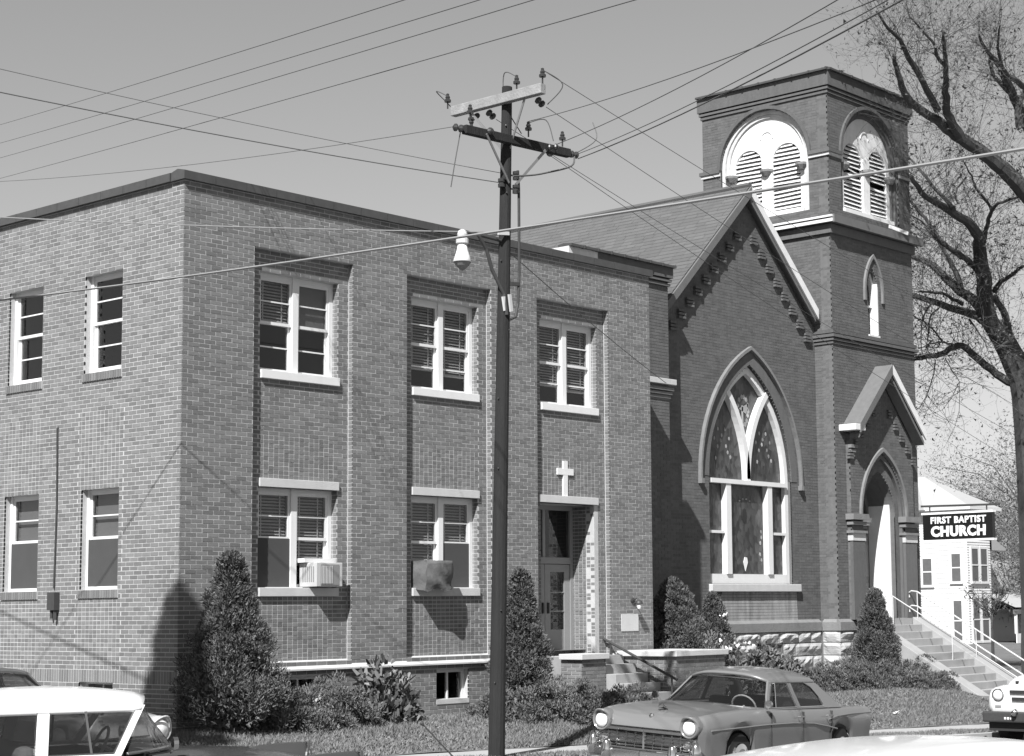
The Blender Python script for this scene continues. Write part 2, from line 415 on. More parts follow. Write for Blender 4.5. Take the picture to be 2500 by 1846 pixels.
wl.box((DX0, RD+.23, dz1), (DX1, 1.0, dz1+.2))
wl.build('wall', 'mortar', annex, recalc=False)
MB().box((.3, .35, AT-.45), (AX1-.26, AY1-.2, AT-.3)).build('roof', 'flatroof', annex)
it = MB()
for z0, z1 in ((.1, 1.30), (1.45, 4.85), (5.05, 8.2)):
    x0, x1, y0, y1 = .24, AX1-.27, .36, 6.0
    if z0 < 4.5 and z0 > 1: pass
    it.add([(x0, y1, z0), (x1, y1, z0), (x1, y1, z1), (x0, y1, z1)], [(0, 1, 2, 3)])
    for z in (z0, z1): it.add([(x0, y0, z), (x1, y0, z), (x1, y1, z), (x0, y1, z)], [(0, 1, 2, 3)])
    it.add([(x1, y0, z0), (x1, y1, z0), (x1, y1, z1), (x1, y0, z1)], [(0, 1, 2, 3)])
    for x in (3.95, 7.2): it.add([(x, y0+.1, z0), (x, y1, z0), (x, y1, z1), (x, y0+.1, z1)], [(0, 1, 2, 3)])
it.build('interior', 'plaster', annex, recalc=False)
B = Brickwork('annex')
B.keep_ok = lambda p: p[2] > 1.7 and not (p[2] < 3.2 and -.1 < p[0] < 1.3 and p[1] < .02) and p[1] < 4.9
B.rect(F0, 0, AX1, AZ, AT, 'run', holes)
for i, (a, b) in enumerate(BAYS):
    c = (a+b)/2; z0 = bay_b if i < 2 else AZ
    zt = uz1+2*CR
    for u0, u1 in ((a, c-.80), (c+.80, b)): B.rect(FB, u0, u1, z0, bay_t)
    if i < 2: B.rect(FB, c-.80, c+.80, bay_b, lz0, 'stack', off0=c)
    B.rect(FB, c-.80, c+.80, ltop, sn(4.93), 'stack', off0=c)
    B.rect(FB, c-.80, c+.80, sn(4.93), uz0, 'run', off0=c)
    B.rect(FB, c-.80, c+.80, uz1, bay_t, 'run', off0=c)
    B.rect(Fl(b-.005), .012, RD-.004, z0, bay_t, 'stack', off0=.004)          # lit side of the bay
    for q0, q1 in ((uz0+2*CR, uz1), (lz0+2*CR, lz1))[:2 if i < 2 else 1]: B.rect(Fl(c+.80-.005), RD+.006, RD+.14, q0, q1, 'stack', off0=RD+.004)
    pass
# left side
cols = [(a-.09, b+.09) for a, b in LW]
stk0, stk1 = sn(1.39), sn(5.34)
panels = [(a, b, stk0, stk1) for a, b in cols]
sol = (sn(1.18), sn(1.39))
B.rect(L0, .0, AY1, AZ, sol[0], 'run', lh)
B.soldier(L0, .0, 9.0, sol[0], sol[1])
B.rect(L0, .0, AY1, sol[1], AT, 'run', lh+panels)
for a, b in cols: B.rect(L0, a, b, stk0, stk1, 'stack', lh, off0=a)
for a, b in LW:
    for z in (lu0, ll0): B.soldier(Fl(-.025), a-.03, b+.03, z-2*CR, z, w=.068)
sb = MB()
for a, b in LW:
    for z in (lu0, ll0): sb.box((-.016, a-.03, z-2*CR+.004), (.15, b+.03, z-.004))
sb.build('sill_bed', 'mortar', annex)
# alcove side wall of square header bricks
B.rect(Fl(DX1), RD, .98, dz0, dz1, 'stack', off0=RD)
MB().box((DX1+.009, RD+.01, AZ), (DX1+.1, 1.0, dz1)).build('alcove_wall', 'mortar', annex)
MB().box((DX0-.1, RD+.01, AZ), (DX0, 1.0, dz1)).build('alcove_wall', 'mortar', annex)
MB().box((DX0, RD-.02, AZ), (DX1, 1.0, dz0)).build('landing', 'stone', annex)
B.build(annex, 'brick')
# copings, ledge, lintels, sills
for i in range(19):
    x0 = -.06+i*.588; MB().prism([(-.07, AT), (.26, AT), (.26, AT+.13), (.10, AT+.17), (-.07, AT+.13)], lambda u, v, d: (d, u, v), x0+.004, x0+.584).build('coping_tile', 'coping', annex)
for i in range(21):
    y0 = .27+i*.6; MB().prism([(-.07, AT), (.26, AT), (.26, AT+.13), (.10, AT+.17), (-.07, AT+.13)], lambda u, v, d: (u, d, v), y0+.004, y0+.596).build('coping_tile', 'coping', annex)
def ledge(x0, x1, yb, zb):
    F = lambda u, v, d: (d, u, v)
    MB().prism([(-.06, 1.30), (yb+.02, 1.30), (yb+.02, zb), (yb, zb), (-.06, 1.325)], F, x0, x1).build('ledge', 'stone', annex)
xs = [0]
for a, b in BAYS[:2]: ledge(xs[-1], a, .0, 1.385); ledge(a, b, RD, bay_b+.02); xs.append(b)
ledge(BAYS[1][1], BAYS[2][0], .0, 1.385); ledge(BAYS[2][1], AX1, 0, 1.385)
def sash(F, parent, u0, u1, v0, v1, d, m='white', st=.042, muntin=True, name='sash', shade_m=None):
    q = MB(); fbox(q, F, u0, u0+st, v0, v1, d, d+.035); fbox(q, F, u1-st, u1, v0, v1, d, d+.035)
    fbox(q, F, u0+st, u1-st, v0, v0+st*1.1, d, d+.035); fbox(q, F, u0+st, u1-st, v1-st, v1, d, d+.035)
    if muntin: fbox(q, F, u0+st, u1-st, (v0+v1)/2-.011, (v0+v1)/2+.011, d+.003, d+.03)
    o = q.build(name, m, parent)
    q = MB(); fbox(q, F, u0+st, u1-st, v0+st, v1-st, d+.014, d+.019); q.build('pane', 'glass', parent)
def blind(F, parent, u0, u1, v0, v1, d, pitch=.05, tilt=.8):
    q = MB(); n = int((v1-v0)/pitch)
    for i in range(n):
        v = v0+.03+i*pitch; h = .021*math.sin(tilt); e = .021*math.cos(tilt)
        q.add([F(u0, v-h, d-e), F(u1, v-h, d-e), F(u1, v+h, d+e), F(u0, v+h, d+e)], [(0, 1, 2, 3)])
    fbox(q, F, u0, u1, v0-.012, v0+.014, d-.022, d+.022)
    for u in (u0+.12, u1-.12): fbox(q, F, u-.012, u+.012, v0, v1, d-.026, d-.024)
    o = q.build('venetian_blind', 'slat', parent, recalc=False); return o
def pair(i, a, b, z0, z1, low, blinds, shades=(), screens=(), upper_sash=True):
    c = (a+b)/2; F = FB; q = MB(); d0, d1 = .13, .24
    ulo, uhi = c-.80, c+.80; zs = z0+2*CR
    for u0, u1 in ((ulo, ulo+.085), (uhi-.085, uhi), (c-.058, c+.058)): fbox(q, F, u0, u1, zs, z1, d0 if u0 != c-.058 else d0-.02, d1)
    fbox(q, F, ulo+.085, c-.058, z1-.07, z1, d0, d1); fbox(q, F, c+.058, uhi-.085, z1-.07, z1, d0, d1)
    wn = q.build('window', 'white', annex)
    q = MB(); fbox(q, F, ulo, uhi, z0, zs, -.055, .10); fbox(q, F, ulo, uhi, zs-.03, zs+.012, .10, .22); q.build('sill', 'stone' if low else 'white', wn, bevel=.006)
    if low: q = MB(); fbox(q, F, ulo-.005, uhi+.005, z1, z1+2*CR, -.045, .16); q.build('lintel', 'stone', wn, bevel=.006)
    for k, (u0, u1) in enumerate(((ulo+.085, c-.058), (c+.058, uhi-.085))):
        mid = (zs+z1-.07)/2+.03
        sash(F, wn, u0, u1, mid-.02, z1-.07, d0+.012); sash(F, wn, u0, u1, zs+.012, mid+.02, d0+.05)
        if k in blinds: blind(F, wn, u0+.02, u1-.02, blinds[k], z1-.08, d0+.115)
        if k in shades: q = MB(); fbox(q, F, u0+.02, u1-.02, shades[k], z1-.07, d0+.10, d0+.104); fbox(q, F, u0+.02, u1-.02, shades[k], shades[k]+.025, d0+.094, d0+.11); q.build('roller_shade', 'shade', wn)
        if k in screens: q = MB(); fbox(q, F, u0, u1, zs+.012, mid, d0+.008, d0+.014); q.build('screen', 'screen', wn)
    return wn
pair(0, *BAYS[0], uz0, uz1, False, {0: uz0+.95}, {1: uz0+.88})
pair(1, *BAYS[1], uz0, uz1, False, {0: uz0+.50, 1: uz0+.44})
pair(2, *BAYS[2], uz0, uz1, False, {0: uz0+.50, 1: uz0+.44})
pair(0, *BAYS[0], lz0, lz1, True, {0: lz0+.35, 1: lz0+.5}, {}, {0: 1})
pair(1, *BAYS[1], lz0, lz1, True, {0: lz0+.6, 1: lz0+.3}, {}, {1: 1})
for a, b in LW:
    for z0, z1, lo in ((lu0, lu1, 0), (ll0, ll1, 1)):
        q = MB(); F = L0
        fbox(q, F, b-.06, b, z0, z1, .11, .2); fbox(q, F, a, a+.06, z0, z1, .11, .2); fbox(q, F, a+.06, b-.06, z1-.04, z1, .13, .2); fbox(q, F, a+.06, b-.06, z0, z0+.05, .09, .2)
        wn = q.build('window', 'white', annex); mid = (z0+z1)/2+.02
        sash(F, wn, a+.06, b-.06, mid-.02, z1-.04, .14); sash(F, wn, a+.06, b-.06, z0+.05, mid+.02, .175)
        if lo:
            q = MB(); fbox(q, F, a+.06, b-.06, z0+.02, z1-.08, .225, .23); q.build('roller_shade', 'shade', wn)
            q = MB(); fbox(q, F, a+.06, b-.06, z0+.05, mid-.02, .108, .114); q.build('screen', 'screen', wn)
        elif a < 2:
            q = MB()
            for s_, (ua, ub, va, vb, vc) in enumerate(((a+.02, a+.22, z0+.1, z0+.75, z0+.5), (a+.02, a+.30, z0+.05, z0+.5, z0+.38))): q.add([F(ua, va, .24), F(ub, va, .26), F(ua+.08, vb, .24), F(ua, vc, .25)], [(0, 1, 2, 3)])
            q.build('curtain', 'slat', wn)
for n, (a, b, z0, z1) in enumerate(BW):
    q = MB(); F = F0
    fbox(q, F, a, a+.05, z0+.08, z1, .12, .2); fbox(q, F, b-.05, b, z0+.08, z1, .12, .2); fbox(q, F, a+.05, b-.05, z1-.05, z1, .12, .2); fbox(q, F, (a+b)/2-.015, (a+b)/2+.015, z0+.08, z1-.05, .13, .18)
    wn = q.build('basement_window', 'white', annex); q = MB(); fbox(q, F, a, b, z0, z0+.08, -.01, .25); q.build('sill', 'stone', wn)
    q = MB(); fbox(q, F, a+.05, b-.05, z0+.08, z1-.05, .15, .155); q.build('pane', 'glass', wn)
q = MB(); fbox(q, L0, 1.60, 1.65, .62, 1.18, .12, .2); fbox(q, L0, 2.45, 2.5, .62, 1.18, .12, .2); fbox(q, L0, 2.04, 2.06, .62, 1.18, .14, .17); fbox(q, L0, 1.65, 2.45, 1.14, 1.18, .12, .2); fbox(q, L0, 1.65, 2.45, .62, .67, .12, .2); wn = q.build('basement_window', 'white', annex)
q = MB(); fbox(q, L0, 1.65, 2.45, .62, 1.18, .15, .155); q.build('pane', 'glass', wn)
# door alcove
q = MB(); fbox(q, FB, DX0-.01, DX1+.08, dz1, dz1+2*CR, -.05, .2); q.build('door_lintel', 'stone', annex, bevel=.006)
FD = Ff(.66); q = MB()
fbox(q, FD, DX0, DX0+.08, dz0, dz1, 0, .1); fbox(q, FD, DX1-.08, DX1, dz0, dz1, 0, .1); fbox(q, FD, DX0+.08, DX1-.08, dz1-.09, dz1, 0, .1); fbox(q, FD, DX0+.08, DX1-.08, dz0+1.70, dz0+1.82, 0, .1); fbox(q, FD, 8.66, 8.73, dz0+1.82, dz1-.09, .02, .08)
fr = q.build('door_frame', 'doorpaint', annex); q = MB(); fbox(q, FD, DX0+.08, DX1-.08, dz0+1.82, dz1-.09, .04, .045); q.build('transom', 'glass', fr)
for k, (u0, u1) in enumerate(((DX0+.085, 8.705), (8.715, DX1-.085))):
    q = MB(); zt = dz0+1.69; fbox(q, FD, u0, u0+.15, dz0+.01, zt, .02, .065); fbox(q, FD, u1-.15, u1, dz0+.01, zt, .02, .065)
    fbox(q, FD, u0+.15, u1-.15, zt-.14, zt, .02, .065); fbox(q, FD, u0+.15, u1-.15, dz0+.01, dz0+.48, .028, .058)
    for v in (dz0+.82, dz0+1.17): fbox(q, FD, u0+.15, u1-.15, v-.012, v+.012, .025, .06)
    dr = q.build('door', 'doorpaint', annex); q = MB(); fbox(q, FD, u0+.15, u1-.15, dz0+.48, zt-.14, .04, .045); q.build('pane', 'glass', dr)
    q = MB(); u = u1-.07 if k == 0 else u0+.07; fbox(q, FD, u-.015, u+.015, dz0+.78, dz0+.98, -.02, .02); q.build('handle', 'iron', dr)
MB().box((DX0, .76, dz0), (DX1, .78, dz1)).build('vestibule', 'dark', annex)
q = MB(); fbox(q, F0, 10.10, 10.60, 1.78, 2.10, -.012, .02); q.build('cornerstone', 'stone', annex)
q = MB().tube([(-.02, 3.20, 2.62), (-.02, 3.17, 3.9), (-.02, 3.20, 5.16), (.02, 3.2, 5.2)], .014, 6); q.build('conduit', 'iron', annex)
q = MB().box((-.10, 3.06, 2.28), (0, 3.26, 2.56)); q.tube([(-.05, 3.1, 2.28), (-.05, 3.1, 2.13)], .03, 6); q.tube([(-.05, 3.2, 2.28), (-.05, 3.2, 2.15)], .025, 6); q.build('meter_box', 'iron', annex)

# things fixed to or leaning on the annex
q = MB(); fbox(q, FB, 8.60, 8.72, 4.24, 4.93, -.03, .05); fbox(q, FB, 8.44, 8.88, 4.67, 4.79, -.032, .05); c = q.build('wall_cross', 'oldwhite', recalc=False); tag(c, 'white plain cross mounted on square brick panel above the annex door', 'cross')
ac = thing('window_air_conditioner', (2.78, -.05, 2.62), 'pale boxy air conditioner sticking out of the lower left bay window', 'air conditioner')
MB().box((2.52, -.12, 2.60), (3.06, .3, 2.98)).build('casing', 'acbody', ac, bevel=.01)
q = MB(); q.box((2.60, -.128, 2.63), (2.98, -.121, 2.95)); [q.box((2.514, -.06+.05*i, 2.68), (2.519, -.04+.05*i, 2.92)) for i in range(6)]; q.build('grille', 'acgrille', ac)
q = MB(); [q.box((2.62+.03*i, -.137, 2.65), (2.628+.03*i, -.129, 2.93)) for i in range(8)]; q.build('fin', 'acbody', ac)
MB().box((2.45, .09, 2.985), (3.10, .28, 3.05)).build('sash_filler', 'white', ac)
cc = MB(); n = 12
def clothpt(i, j):                                            # rumpled cloth cover
    a = i/n; b = j/8; x = 4.84+.66*a; z = 2.58+.46*b
    return (x+.02*math.sin(9*b+2*a), -.10-.17*math.sin(math.pi*min(1, max(.06, a)))**.35*(1-.35*(1-b)**2)+.03*math.sin(7*a+11*b)*(1-b), z-.06*(1-b)*math.sin(6*a+1)**2)
pts = [clothpt(i, j) for j in range(9) for i in range(n+1)]
back = [(4.84+.66*i/n, .24, 3.03) for i in range(n+1)]
cc.add(pts+back, [(j*(n+1)+i, j*(n+1)+i+1, (j+1)*(n+1)+i+1, (j+1)*(n+1)+i) for j in range(8) for i in range(n)]+[(8*(n+1)+i, 8*(n+1)+i+1, 9*(n+1)+i+1, 9*(n+1)+i) for i in range(n)])
cc.add([pts[j*(n+1)] for j in range(9)]+[(4.84, .24, 2.58+.46*j/8) for j in range(9)], [(j, j+1, 10+j, 9+j) for j in range(8)])
cc.add([pts[j*(n+1)+n] for j in range(9)]+[(5.50, .24, 2.58+.46*j/8) for j in range(9)], [(j, j+1, 10+j, 9+j) for j in range(8)])
cv = cc.build('covered_air_conditioner', 'cloth', smooth=True); tag(cv, 'window air conditioner wrapped in dark rumpled cloth in the middle bay', 'air conditioner')
MB().box((4.9, .0, 2.56), (5.44, .3, 2.98)).build('casing', 'acbody', cv)
wlp = thing('wall_lamp', (10.43, 0, 2.3), 'small dark wall lamp with pale bulb above the white cornerstone', 'lamp')
MB().lathe([(.05, 0), (.05, .03), (.02, .04)], (10.43, .0, 2.36), (0, -1, 0), 12).build('backplate', 'iron', wlp)
MB().tube([(10.43, -.03, 2.36), (10.43, -.12, 2.40), (10.43, -.17, 2.36)], .012, 6).build('arm', 'iron', wlp)
MB().lathe([(.02, .05), (.06, .02), (.075, -.02), (.07, -.03)], (10.43, -.17, 2.32), n=12).build('cap', 'iron', wlp)
MB().lathe([(.03, 0), (.045, -.04), (.03, -.09), (.005, -.1)], (10.43, -.17, 2.29), n=12).build('bulb', 'lampglass', wlp)

# entry steps with brick cheek walls
def cheek(x0, x1, y0, zt, label):
    t = thing('cheek_wall', ((x0+x1)/2, y0/2, .3), label, 'wall')
    MB().box((x0+.009, y0+.009, -.2), (x1-.009, -.06, zt-.1)).build('wall', 'mortar', t)
    b = Brickwork('cheek'); FF, FL = Ff(y0), Fl(x0); z1 = zt-.1; z0 = z1-math.ceil((z1+.1)/CR)*CR
    b.rect(FF, x0, x1, z0, z1); b.rect(FL, y0, -.06, z0, z1); b.rect(lambda u, v, d: (x1-d, u, v), y0, -.06, z0, z1); b.build(t, 'brick', 120)
    MB().box((x0-.06, y0-.06, zt-.1), (x1+.04, -.057, zt)).build('cap', 'stone', t, bevel=.008)
    return t
cheek(8.32, 8.98, -.56, 1.40, 'short low brick cheek wall with white cap left of the entry steps')
cheek(9.95, 11.45, -1.42, 1.42, 'longer low brick cheek wall with white cap right of the entry steps')
es = thing('entry_steps', (9.45, -1, .4), 'pale concrete steps rising between low brick walls to the annex door', 'steps')
for i in range(6):
    y1 = .09-i*.29 if i == 0 else -.2-(i-1)*.29; MB().box((9.0, -.2-i*.29, -.2), (9.93, y1, dz0-i*.165)).build('step', 'steps', es, bevel=.006)
rl = thing('entry_handrail', (9.72, -.5, 1.3), 'dark pipe handrail sloping down beside the annex entry steps', 'handrail')
MB().tube([(9.72, .18, 1.66), (9.72, .10, 1.64), (9.72, -1.62, .91)], .026, 8).build('rail', 'iron', rl)
for y, z in ((-.05, 1.57), (-1.5, .96)): MB().tube([(9.72, y, z-.78), (9.72, y, z)], .018, 8).build('post', 'iron', rl)
rl = thing('low_handrail', (9.1, -.8, .8), 'short bent dark iron rail at the foot of the annex entry steps', 'handrail')
MB().tube([(9.1, -.35, 1.02), (9.1, -.62, .95), (9.1, -.78, .76), (9.1, -1.0, .73), (9.1, -1.2, .5)], .02, 8).build('rail', 'iron', rl)
MB().tube([(9.1, -.36, .5), (9.1, -.36, 1.02)], .014, 6).build('post', 'iron', rl)
# ================================================================== the old church
YG, YT, YP, YW = 2.1, 1.58, 1.46, 1.58                          # gable, tower, portal and wing fronts
TX0, TX1, TY1, TTOP = 20.02, 23.80, 5.40, 15.20
church = thing('church_building', (18, 6, .4), 'dark brick gothic church with steep gable, pointed window and square belfry tower', 'building')
def arc(c, half, zs, zt, n=14):                                  # pointed arch, left foot to right foot
    h = zt-zs; r = (half*half+h*h)/(2*half); a1 = math.atan2(h, r-half) if r > half else math.pi/2
    l = [(c-half+r-r*math.cos(a1*i/n), zs+r*math.sin(a1*i/n)) for i in range(n+1)]
    return l+[(2*c-u, v) for u, v in l[::-1][1:]]
def rarc(c, r, zs, n=22): return [(c-r*math.cos(math.pi*i/n), zs+r*math.sin(math.pi*i/n)) for i in range(n+1)]
def feet(a, zb): return [(a[0][0], zb)]+a+[(a[-1][0], zb)]
OB = Brickwork('church'); OJ = .0075; KW = dict(jt=OJ, bl=.2132)
OB.keep_ok = lambda p: (p[2] > 3.0 and p[0] > 14.6)
GC = 17.29; FG = Ff(YG)
rz = lambda x: 11.60-.965*abs(x-17.2)
gpoly = [(13.75, AZ), (TX0, AZ), (TX0, rz(TX0)), (17.2, rz(17.2)), (13.75, rz(13.75))]
gwin = feet(arc(GC, 1.60, 5.12, 7.75), 2.72)
cw = MB()
cw.prism(gpoly, FG, .003, .35, [gwin])
OB.rows(FG, [[(13.75, 1.88), (TX0, 1.88), (TX0, rz(TX0)), (17.2, rz(17.2)), (13.75, rz(13.75))], gwin], 1.88, 11.6, **KW)
def ring(name, m, c, i_half, i_top, o_half, o_top, zs, F, d0, d1, drop=0, rnd=False):
    a = rarc(c, i_half, zs) if rnd else arc(c, i_half, zs, i_top); b = rarc(c, o_half, zs) if rnd else arc(c, o_half, zs, o_top)
    if drop: a = feet(a, zs-drop); b = feet(b, zs-drop)
    return MB().band(a, b, F, d0, d1).build(name, m, church)
ring('arch_ring', 'oldbrick', GC, 1.60, 7.75, 1.84, 8.04, 5.12, FG, -.012, .2, 0)
ring('hood_mould', 'sandstone', GC, 1.93, 8.09, 1.985, 8.17, 5.10, FG, -.09, .02, .06)
for s_ in (-1, 1): MB().box((GC+s_*1.94-.05, YG-.11, 4.93), (GC+s_*1.94+.05, YG+.02, 5.04)).build('hood_stop', 'sandstone', church)
# the big window
gw = MB().band(feet(arc(GC, 1.47, 5.12, 7.56), 2.74), feet(arc(GC, 1.61, 5.12, 7.76), 2.73), FG, .10, .24).build('gothic_window', 'white', church)
q = MB(); fbox(q, FG, GC-1.47, GC+1.47, 2.73, 2.95, .09, .24); q.build('bottom_rail', 'white', gw)
q = MB(); fbox(q, FG, GC-1.47, GC+1.47, 4.98, 5.08, .03, .24); q.build('transom', 'white', gw)
for u in (GC-.80, GC+.80): q = MB(); fbox(q, FG, u-.09, u+.09, 2.95, 4.98, .05, .24); q.build('mullion', 'white', gw)
for u0, u1 in ((GC-1.47, GC-.89), (GC+.89, GC+1.47)): q = MB(); fbox(q, FG, u0, u1, 3.86, 3.92, .10, .23); q.build('side_rail', 'white', gw)
rr = (1.6**2+2.63**2)/3.2
for sg in (-1, 1):
    cv = [(GC+sg*(-rr+math.sqrt(rr*rr-h*h)), 5.12+h) for h in np.linspace(0, 2.06, 14)]
    n_ = [(0, 1)]; a = []; b = []
    for i, (u, v) in enumerate(cv):
        j, l = max(i-1, 0), min(i+1, 13); dx, dz = cv[l][0]-cv[j][0], cv[l][1]-cv[j][1]; k = math.hypot(dx, dz); a.append((u-dz/k*.07, v+dx/k*.07)); b.append((u+dz/k*.07, v-dx/k*.07))
    MB().band(a, b, FG, .06, .24).build('tracery', 'white', gw)
q = MB(); fbox(q, FG, GC-.07, GC+.07, 5.08, 5.6, .065, .24); q.build('tracery_foot', 'white', gw)
def pane(F, poly, d, par, m='stained'): return MB().prism(poly, F, d, d+.01).build('stained_pane', m, par)
for u0, u1, v0, v1 in ((GC-1.47, GC-.89, 2.95, 3.86), (GC-1.47, GC-.89, 3.92, 4.98), (GC+.89, GC+1.47, 2.95, 3.86), (GC+.89, GC+1.47, 3.92, 4.98), (GC-.71, GC+.71, 2.95, 4.98)):
    pane(FG, [(u0, v0), (u1, v0), (u1, v1), (u0, v1)], .20, gw)
pane(FG, [(GC-1.5, 5.08)]+arc(GC, 1.5, 5.12, 7.6)+[(GC+1.5, 5.08)], .212, gw)
def bits(name, polys, par, d=.197, m='stainedlight'):
    for p in polys: MB().prism(p, FG, d, d+.012).build(name, m, par)
def blob(u, v, a, b, n=7, t=0): return [(u+a*math.cos(2*math.pi*i/n+t), v+b*math.sin(2*math.pi*i/n+t)) for i in range(n)]
random.seed(3)
cu, cz = GC+.02, 6.72
cr_ = [[(cu-.16, cz+.02), (cu+.2, cz+.16), (cu+.2, cz+.02), (cu+.1, cz-.08)]]+[blob(cu+.20*math.cos(t)*(1+.1*math.sin(3*t)), cz-.02+.33*math.sin(t), .05, .065, 5, t) for t in np.linspace(0, 6.0, 14)]
bits('leaded_cross', cr_+[[(cu-.06, cz-.33), (cu+.0, cz-.3), (cu-.0, cz+.1), (cu-.05, cz+.1)]], gw, .205)
for s_ in (-1, 1):
    c = GC+s_*.80
    bits('lily', [blob(c+x, 5.60+y, .035, .05, 5, x*9) for x, y in ((-.16, .62), (.10, .62), (-.30, .40), (.26, .42), (-.06, .36), (-.18, .22), (.14, .24), (-.02, .48), (.2, .1), (-.26, -.05), (.3, .0))], gw, .206)
    bits('leaded_leaf', [[(c+x-.03, 5.25+y), (c+x+.02, 5.25+y), (c+x*1.5, 5.55+y)] for x, y in ((-.2, .05), (-.08, .0), (.08, .02), (.2, .06), (.02, -.05))], gw, .206, 'stained')
bits('leaded_drop', [[(GC-.02, 3.02), (GC+.075, 3.22), (GC+.05, 3.33), (GC-.04, 3.34), (GC-.09, 3.22)]], gw, .19, 'slat')
bits('border_glass', [blob(GC+s_*.60+random.uniform(-.04, .04), 3.15+i*.13, .03, .05, 5, i) for s_ in (-1, 1) for i in range(9) if random.random() < .7]+[blob(GC-.2+.13*i, 4.62+.05*math.sin(i), .035, .02, 5) for i in range(4)], gw, .192)
bits('oval_glass', [blob(GC-.02, 4.28, .09, .17, 12)], gw, .19, 'dark')
q = MB(); fbox(q, FG, GC-1.66, GC+1.80, 2.55, 2.72, -.10, .25); q.build('stone_sill', 'stone', church, bevel=.012)
pb = Brickwork('apron'); pb.rows(Ff(YG-.008), [[(GC-1.5, 1.88), (GC+1.75, 1.88), (GC+1.72, 2.55), (GC-1.2, 2.55)]], 1.88, 2.54, **KW); pb.build(church, 'whitestreak', 0, .012)
# corbel steps under the rakes
for sg in (-1, 1):
    for i in range(1, 11 if sg < 0 else 9):
        x = 17.2+sg*(.02+.305*i); z = rz(x)-.52; t = MB()
        for k_ in range(3): fbox(t, FG, x-.125, x+.125, z-.075*k_-.03, z-.075*k_+.022, -.075, .03)
        fbox(t, FG, x-.125, x+.125, z-.2, z+.022, .0-.004, .02)
        t.build('corbel', 'oldbrick', church)
    # roof edge
F = Ff(YG-.20)
def rake(x0, x1, top, m, name, w_=.22, th=.05):
    top -= .05
    zz = lambda x: 11.88-.965*abs(x-17.2)
    return MB().prism([(x0, zz(x0)), (x1, zz(x1)), (x1, zz(x1)-w_), (x0, zz(x0)-w_)], F, top, top+th).build(name, m, church)
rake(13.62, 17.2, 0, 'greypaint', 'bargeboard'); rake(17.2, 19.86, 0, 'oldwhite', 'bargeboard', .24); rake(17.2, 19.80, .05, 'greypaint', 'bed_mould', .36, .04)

# nave body and roof
for sg, xe in ((-1, 13.62), (1, 20.0)):
    q = MB(); n = 36; vs = []
    zz = lambda x: 11.90-.965*abs(x-17.2)
    MB().add([(17.2, YG-.2, 11.90), (xe, YG-.2, zz(xe)), (xe, 26, zz(xe)), (17.2, 26, 11.90), (17.2, YG-.2, 11.70), (xe, YG-.2, zz(xe)-.2), (xe, 26, zz(xe)-.2), (17.2, 26, 11.70)],
             [(0, 1, 2, 3), (4, 7, 6, 5), (0, 4, 5, 1), (1, 5, 6, 2), (2, 6, 7, 3)]).build('roof_deck', 'greypaint', church)
rs = []
for j in range(34):
    x0 = 17.2-.105*j*1.0; x1 = x0-.13; z0 = 11.905-.965*(17.2-x0); z1 = 11.905-.965*(17.2-x1)+.018
    y = YG-.2-random.random()*.25
    while y < 26:
        y1 = y+random.uniform(.26, .34); e = random.uniform(0, .006)
        if y1 > YG-.2:
            ya = max(y+.004, YG-.21)
            rs += [(x0, ya, z0), (x1, ya, z1+e), (x1, y1, z1+e), (x0, y1, z0)]
            rs += [(x1, ya, z1+e), (x1, ya, z1-.02), (x1, y1, z1-.02), (x1, y1, z1+e)]
        y = y1
mesh_np('shingles', rs, 4, 'roofing', church, kind='stuff')
MB().tube([(17.2, YG-.2, 11.92), (17.2, 26, 11.92)], .07, 8).build('ridge_cap', 'roofing', church)
q = MB(); q.box((13.75, YG+.35, .2), (13.95, 26, 8.4)); q.box((20.3, TY1, .2), (20.5, 26, 8.6)); q.box((13.75, 25.8, .2), (20.4, 26, 8.4))
q.build('nave_wall', 'oldbrick', church)
MB().prism([(13.75, 8.4), (20.4, 8.4), (17.2, 11.6)], Ff(25.8), 0, .2).build('rear_gable', 'oldbrick', church)
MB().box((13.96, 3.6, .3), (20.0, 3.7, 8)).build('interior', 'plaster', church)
# wing between annex and nave
WX0, WX1, WT = 10.44, 13.66, 9.42
FW, FWL = Ff(YW), Fl(WX0)
cw.box((WX0+.006, YW+.006, AZ-.3), (WX1-.006, 8, WT-.02))
OB.rect(FW, 11.0, WX1, AZ, 9.08, holes=[(11, WX1, 6.58, 7.0)], **KW)
OB.rect(lambda u, v, d: (WX1-d, u, v), YW, YG, AZ, 9.4, **KW)
q = MB(); fbox(q, FW, WX0-.03, WX1+.03, 9.03, 9.08, -.05, .1); fbox(q, FW, WX0-.05, WX1+.05, 9.12, 9.17, -.08, .1); fbox(q, FW, WX0-.07, WX1+.07, 9.20, WT, -.10, .2)
q.build('parapet', 'oldbrick', church)
q = MB(); fbox(q, FW, WX0-.074, 11.25, 9.19, WT+.002, -.104, .2); q.box((WX0-.076, YW-.10, 8.8), (WX0, 7.9, WT+.002)); q.build('whitewashed_parapet', 'whitewash', church)
q = MB(); fbox(q, FW, 10.9, WX1+.09, 6.90, 7.02, -.14, .05); q.build('belt_stone', 'stone', church, bevel=.008)
q = MB(); fbox(q, FW, 10.9, WX1+.06, 6.78, 6.84, -.09, .05); fbox(q, FW, 10.9, WX1+.04, 6.70, 6.75, -.06, .05); fbox(q, FW, 10.9, WX1+.02, 6.62, 6.67, -.03, .05); fbox(q, FW, 10.9, WX1, 6.58, 6.9, -.001, .05); q.build('belt_corbel', 'sandstone', church)
